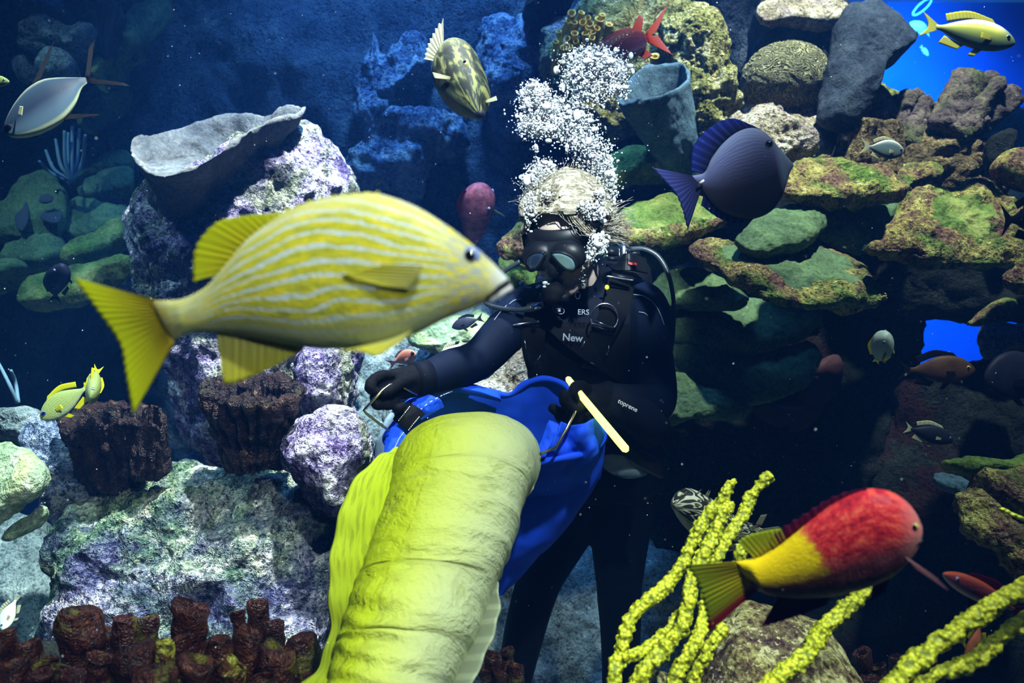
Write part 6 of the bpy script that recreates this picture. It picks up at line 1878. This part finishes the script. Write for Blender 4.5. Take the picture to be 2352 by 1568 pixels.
bag = empty('feeding_bag', P(1170, 1390, 1.6), 'open royal blue fabric bag the moray is swimming into', 'bag')
mouth = [(886, 1010, 1.47), (905, 975, 1.50), (938, 925, 1.545), (985, 888, 1.58), (1050, 880, 1.60), (1120, 896, 1.61), (1170, 905, 1.61), (1210, 878, 1.605), (1255, 868, 1.60), (1300, 885, 1.58), (1330, 930, 1.55), (1370, 962, 1.50), (1388, 1000, 1.46),
         (1350, 1035, 1.40), (1290, 1050, 1.36), (1240, 1060, 1.37), (1120, 1085, 1.42), (1000, 1085, 1.43), (930, 1060, 1.43)]
MS, MR = 200, 50
top = smooth_closed([P(*q) for q in mouth], MS)
lower = smooth_closed([P(*q) for q in [(900, 1120, 1.55), (910, 1100, 1.58), (940, 1090, 1.62), (990, 1080, 1.65), (1050, 1075, 1.66), (1120, 1075, 1.67), (1170, 1075, 1.67), (1210, 1075, 1.66), (1255, 1075, 1.66), (1300, 1078, 1.65), (1340, 1082, 1.62), (1366, 1085, 1.58), (1374, 1092, 1.54),
                                       (1352, 1105, 1.49), (1300, 1125, 1.47), (1240, 1135, 1.47), (1120, 1145, 1.48), (1000, 1145, 1.49), (940, 1135, 1.51)]], MS)
mid2 = smooth_closed([P(*q) for q in [(960, 1250, 1.58), (965, 1245, 1.6), (980, 1240, 1.63), (1010, 1238, 1.66), (1060, 1235, 1.68), (1120, 1235, 1.68), (1160, 1235, 1.68), (1190, 1235, 1.67), (1220, 1232, 1.66), (1250, 1225, 1.65), (1270, 1220, 1.63), (1288, 1218, 1.6), (1290, 1222, 1.57),
                                      (1270, 1235, 1.53), (1235, 1250, 1.51), (1190, 1255, 1.5), (1120, 1258, 1.5), (1040, 1258, 1.51), (985, 1255, 1.54)]], MS)
endr = smooth_closed([P(*q) for q in [(1080, 1380, 1.6), (1085, 1378, 1.61), (1090, 1375, 1.62), (1100, 1374, 1.63), (1110, 1373, 1.635), (1120, 1372, 1.64), (1130, 1371, 1.64), (1140, 1370, 1.635), (1145, 1370, 1.63), (1150, 1370, 1.625), (1155, 1370, 1.62), (1158, 1371, 1.61), (1158, 1373, 1.6),
                                      (1155, 1376, 1.59), (1150, 1378, 1.585), (1140, 1381, 1.58), (1120, 1383, 1.58), (1100, 1383, 1.585), (1088, 1382, 1.59)]], MS)
keys = [(0, top), (.34, lower), (.7, mid2), (1.0, endr)]
rings = []
for t in np.linspace(0, 1, MR):
    k = np.array([x[0] for x in keys])
    i = min(len(keys) - 2, int(np.searchsorted(k, t, side='right')) - 1)
    u = (t - k[i]) / (k[i + 1] - k[i]); u2 = u * u * (3 - 2 * u) * .4 + u * .6
    rings.append(keys[i][1] * (1 - u2) + keys[i + 1][1] * u2)
v, f = loft(rings, cap0=False)
nn = vnormals(v, f)
tt = np.append(np.repeat(np.linspace(0, 1, MR), MS), 1)
wr = .010 * fbm(v * np.array((1, 1, .45)), 9, 3, 21) + .004 * fbm(v, 26, 2, 22, ridge=True) * np.clip(1 - tt * 3, 0, 1)
v = v + nn * (wr * np.clip(.5 + tt * 3, 0, 1))[:, None]
bg = mk('bag_body', v, f, M['fabric'], bag)
md = bg.modifiers.new('thick', 'SOLIDIFY'); md.thickness = .002
# rolled hem round the mouth and its stitching
hem_r = top + np.array((0, 0, -.002))
hr = .008 + .004 * np.sin(np.linspace(0, 50, MS)) * vnoise(np.stack([np.linspace(0, 16, MS)] * 3, 1), 3)
vh, fh = tube_mesh(np.vstack([hem_r, hem_r[:1]]), np.append(hr, hr[0]), 12)
mk('hem', vh, fh, M['fabric'], bag)


def sheet(name, grid, mat, parent, th=.002, amp=.004, freq=30, seed=2, up=6):
    g_ = np.array([[P(*c) for c in row] for row in grid])
    rows = np.array([smooth_open(list(r), 30) for r in g_])
    cols = np.array([smooth_open(list(rows[:, i]), 24) for i in range(30)])
    v = cols.reshape(-1, 3)
    n1, n2 = 30, 24
    f = [(i * n2 + j, i * n2 + j + 1, (i + 1) * n2 + j + 1, (i + 1) * n2 + j) for i in range(n1 - 1) for j in range(n2 - 1)]
    nn = vnormals(v, f)
    v = v + nn * (amp * fbm(v, freq, 3, seed))[:, None]
    o = mk(name, v, f, mat, parent)
    md = o.modifiers.new('thick', 'SOLIDIFY'); md.thickness = th
    return o


sheet('fold', [[(938, 928, 1.535), (975, 893, 1.56), (1030, 877, 1.575), (1090, 886, 1.585), (1150, 905, 1.585)], [(950, 940, 1.515), (985, 905, 1.54), (1040, 888, 1.555), (1095, 896, 1.565), (1150, 915, 1.57)], [(966, 950, 1.52), (1000, 925, 1.55), (1045, 903, 1.565), (1095, 908, 1.575), (1150, 925, 1.58)]], M['fabric'], bag, seed=4)
sheet('fold', [[(1290, 968, 1.365), (1310, 975, 1.375), (1340, 972, 1.365), (1370, 958, 1.385), (1392, 968, 1.40)], [(1276, 998, 1.355), (1300, 1008, 1.38), (1335, 1004, 1.36), (1362, 998, 1.395), (1388, 998, 1.40)], [(1262, 1030, 1.35), (1292, 1042, 1.365), (1330, 1046, 1.385), (1358, 1036, 1.37), (1380, 1030, 1.41)], [(1250, 1058, 1.37), (1285, 1075, 1.39), (1325, 1080, 1.40), (1352, 1070, 1.40), (1374, 1058, 1.42)]], M['fabric'], bag, amp=.006, seed=5)
sheet('fold', [[(1262, 965, 1.38), (1278, 970, 1.37), (1290, 980, 1.37)], [(1246, 1000, 1.37), (1258, 1010, 1.36), (1268, 1015, 1.36)], [(1232, 1040, 1.36), (1242, 1048, 1.352), (1252, 1050, 1.352)]], M['fabric'], bag, amp=.005, seed=6)
sheet('fold', [[(888, 1000, 1.42), (905, 978, 1.425), (925, 990, 1.42)], [(884, 1020, 1.41), (912, 1000, 1.41), (940, 1008, 1.405)], [(884, 1050, 1.40), (915, 1040, 1.395), (945, 1030, 1.395)]], M['fabric'], bag, amp=.004, seed=7)
sheet('fold', [[(938, 930, 1.47), (958, 915, 1.475), (985, 905, 1.48)], [(950, 945, 1.465), (975, 935, 1.465), (1010, 915, 1.475)], [(968, 965, 1.475), (985, 955, 1.475), (1020, 935, 1.485)]], M['fabric'], bag, amp=.004, seed=8)
sheet('black_sleeve', [[(902, 962, 1.43), (920, 940, 1.44), (938, 922, 1.455)], [(918, 975, 1.425), (940, 950, 1.435), (960, 935, 1.45)], [(940, 990, 1.43), (962, 965, 1.44), (978, 950, 1.455)]], M['webbing'], bag, amp=.002, seed=9)
for pts in ([(964, 942, 1.462), (985, 925, 1.462), (1015, 908, 1.475), (1040, 898, 1.55)], [(908, 1025, 1.392), (918, 1005, 1.40), (928, 992, 1.41)], [(915, 966, 1.42), (928, 950, 1.428), (942, 932, 1.445)], [(938, 988, 1.425), (952, 970, 1.432), (964, 956, 1.445)]):
    w = smooth_open([P(*p) for p in pts], 60)
    for k in range(0, 60, 6):
        tube('stitch', w[k:k + 4], .0010, M['white_thread'], bag, 6)
tube('wire_handle', [P(958, 907, 1.465), P(935, 894, 1.44), P(911, 881, 1.405), P(895, 884, 1.392), P(878, 896, 1.378), P(857, 919, 1.368), P(840, 937, 1.37), P(836, 942, 1.37), P(841, 949, 1.372), P(868, 970, 1.39), P(894, 989, 1.405)], .0028, M['brass'], bag, 10)
tube('wire_handle', [P(1330, 925, 1.40), P(1318, 951, 1.352), P(1299, 988, 1.335), P(1279, 1024, 1.325), P(1275, 1028, 1.325), P(1255, 1036, 1.33), P(1234, 1045, 1.335)], .003, M['brass'], bag, 10)
tube('wire_hook', [P(1235, 1044, 1.332), P(1228, 1052, 1.325), P(1234, 1058, 1.325), P(1242, 1052, 1.33)], .0022, M['brass'], bag, 8)
# pouch and strap end at the hip, food container behind the handle
S_('plastic_pouch', [(1375, 1058), (1400, 1045), (1450, 1055), (1485, 1075), (1478, 1090), (1440, 1096), (1405, 1085)], 1.58, M['clear'], 'clear plastic pouch hanging at the diver\'s hip', 'pouch', hf=.015, hb=.015, amp=.004, seg=60, rings=12, seed=6)
S_('knife_sheath', [(1432, 1030), (1450, 1022), (1515, 1060), (1522, 1098), (1480, 1080), (1440, 1055)], 1.56, M['black'], 'flat black sheath with a pointed end by the diver\'s hip', 'sheath', hf=.008, hb=.008, amp=.001, seg=60, rings=10, seed=7)
S_('plastic_bottle', [(862, 1040), (870, 1000), (890, 955), (905, 950), (905, 1000), (900, 1060), (870, 1070)], 1.62, M['clear'], 'translucent white bottle behind the left end of the bag', 'bottle', hf=.03, hb=.03, amp=.002, seg=50, rings=12, seed=8)

# ------------------------------------------------------------------ bubbles and drifting specks
def ico(sub):
    bm = bmesh.new(); bmesh.ops.create_icosphere(bm, subdivisions=sub, radius=1)
    v = np.array([list(x.co) for x in bm.verts]); f = [tuple(y.index for y in q.verts) for q in bm.faces]
    bm.free(); return v, f


IC0, IC1, IC2 = ico(1), ico(1), ico(2)
bm_ = bmesh.new(); bmesh.ops.create_icosphere(bm_, subdivisions=1, radius=1); bm_.free()
rr = random.Random(21)
blobs = [(1365, 145, 55, 34, 420), (1340, 155, 46, 40, 320), (1400, 158, 40, 36, 300), (1360, 200, 70, 40, 300), (1410, 195, 30, 35, 120), (1230, 205, 28, 18, 150), (1225, 230, 35, 28, 180), (1260, 245, 40, 30, 200), (1220, 280, 35, 25, 170),
         (1270, 285, 60, 30, 260), (1320, 270, 40, 50, 260), (1340, 320, 45, 40, 220), (1250, 300, 50, 20, 160), (1370, 370, 35, 50, 180), (1355, 345, 35, 30, 130), (1250, 395, 30, 30, 180), (1235, 415, 35, 30, 180), (1270, 415, 30, 25, 110), (1390, 440, 30, 40, 130),
         (1375, 490, 30, 16, 110), (1350, 475, 24, 12, 80), (1380, 560, 16, 22, 90), (1360, 580, 14, 30, 60), (1215, 470, 20, 50, 60), (1400, 400, 20, 60, 70), (1230, 340, 8, 14, 14), (1340, 640, 8, 18, 12), (1255, 655, 8, 8, 10)]
VV, FF, k = [], [], 0
for (x, y, sx, sy, n) in blobs:
    for _ in range(int(n * 3.6)):
        px, py = rr.gauss(x, sx * .5), rr.gauss(y, sy * .5)
        d = 1.60 + rr.gauss(0, .035) + max(0, (600 - py)) * .0002
        if 1200 < px < 1390 and 440 < py < 600: d = 1.50 + rr.gauss(0, .01)
        r = abs(rr.gauss(0, 1)) * .0014 + .0008
        if rr.random() < .04: r *= 2.6
        v0, f0 = IC1 if r < .004 else IC2
        st_ = np.array((1.25, 1, .85)) if rr.random() < .5 else np.array((.85, .9, 1.25))
        VV.append(v0 * r * st_ + P(px, py, d)); FF += [tuple(i + k for i in q) for q in f0]; k += len(v0)
for (x, y, rx, rz) in ((1348, 140, 22, 15), (1402, 142, 22, 13), (1375, 126, 20, 9), (1220, 198, 22, 10), (1325, 265, 18, 26), (1268, 298, 18, 9), (1240, 380, 12, 9), (1265, 378, 12, 10), (1352, 470, 14, 7), (1375, 475, 13, 9), (1380, 545, 8, 7), (1230, 335, 7, 10), (1240, 295, 14, 8), (1300, 270, 14, 9)):
    d = 1.62
    v0, f0 = ico(3)
    v = v0 * np.array((rx, rx * .8, rz)) * .5 * d / F
    v = v * (1 + .16 * fbm(v0, 2.2, 3, int(x)))[:, None] + P(x, y, d)
    VV.append(v); FF += [tuple(i + k for i in q) for q in f0]; k += len(v0)
tag(mk('bubble_plume', np.vstack(VV), FF, M['bubble']), 'billowing column of white air bubbles rising from the diver', 'bubbles', None, 'stuff')
VV, FF, k = [], [], 0
for _ in range(900):
    d = rr.uniform(.7, 2.4)
    px, py = rr.uniform(0, 2352), rr.uniform(0, 1568)
    r = rr.choice((.0003, .0004, .0005, .0009)) * (.6 + d * .5)
    v0, f0 = IC1
    VV.append(v0 * r + P(px, py, d)); FF += [tuple(i + k for i in q) for q in f0]; k += len(v0)
M['speck'] = m_plain('speck', (.8, .85, .8), .5)
tag(mk('drifting_specks', np.vstack(VV), FF, M['speck']), 'tiny pale specks drifting in the tank water', 'specks', None, 'stuff')
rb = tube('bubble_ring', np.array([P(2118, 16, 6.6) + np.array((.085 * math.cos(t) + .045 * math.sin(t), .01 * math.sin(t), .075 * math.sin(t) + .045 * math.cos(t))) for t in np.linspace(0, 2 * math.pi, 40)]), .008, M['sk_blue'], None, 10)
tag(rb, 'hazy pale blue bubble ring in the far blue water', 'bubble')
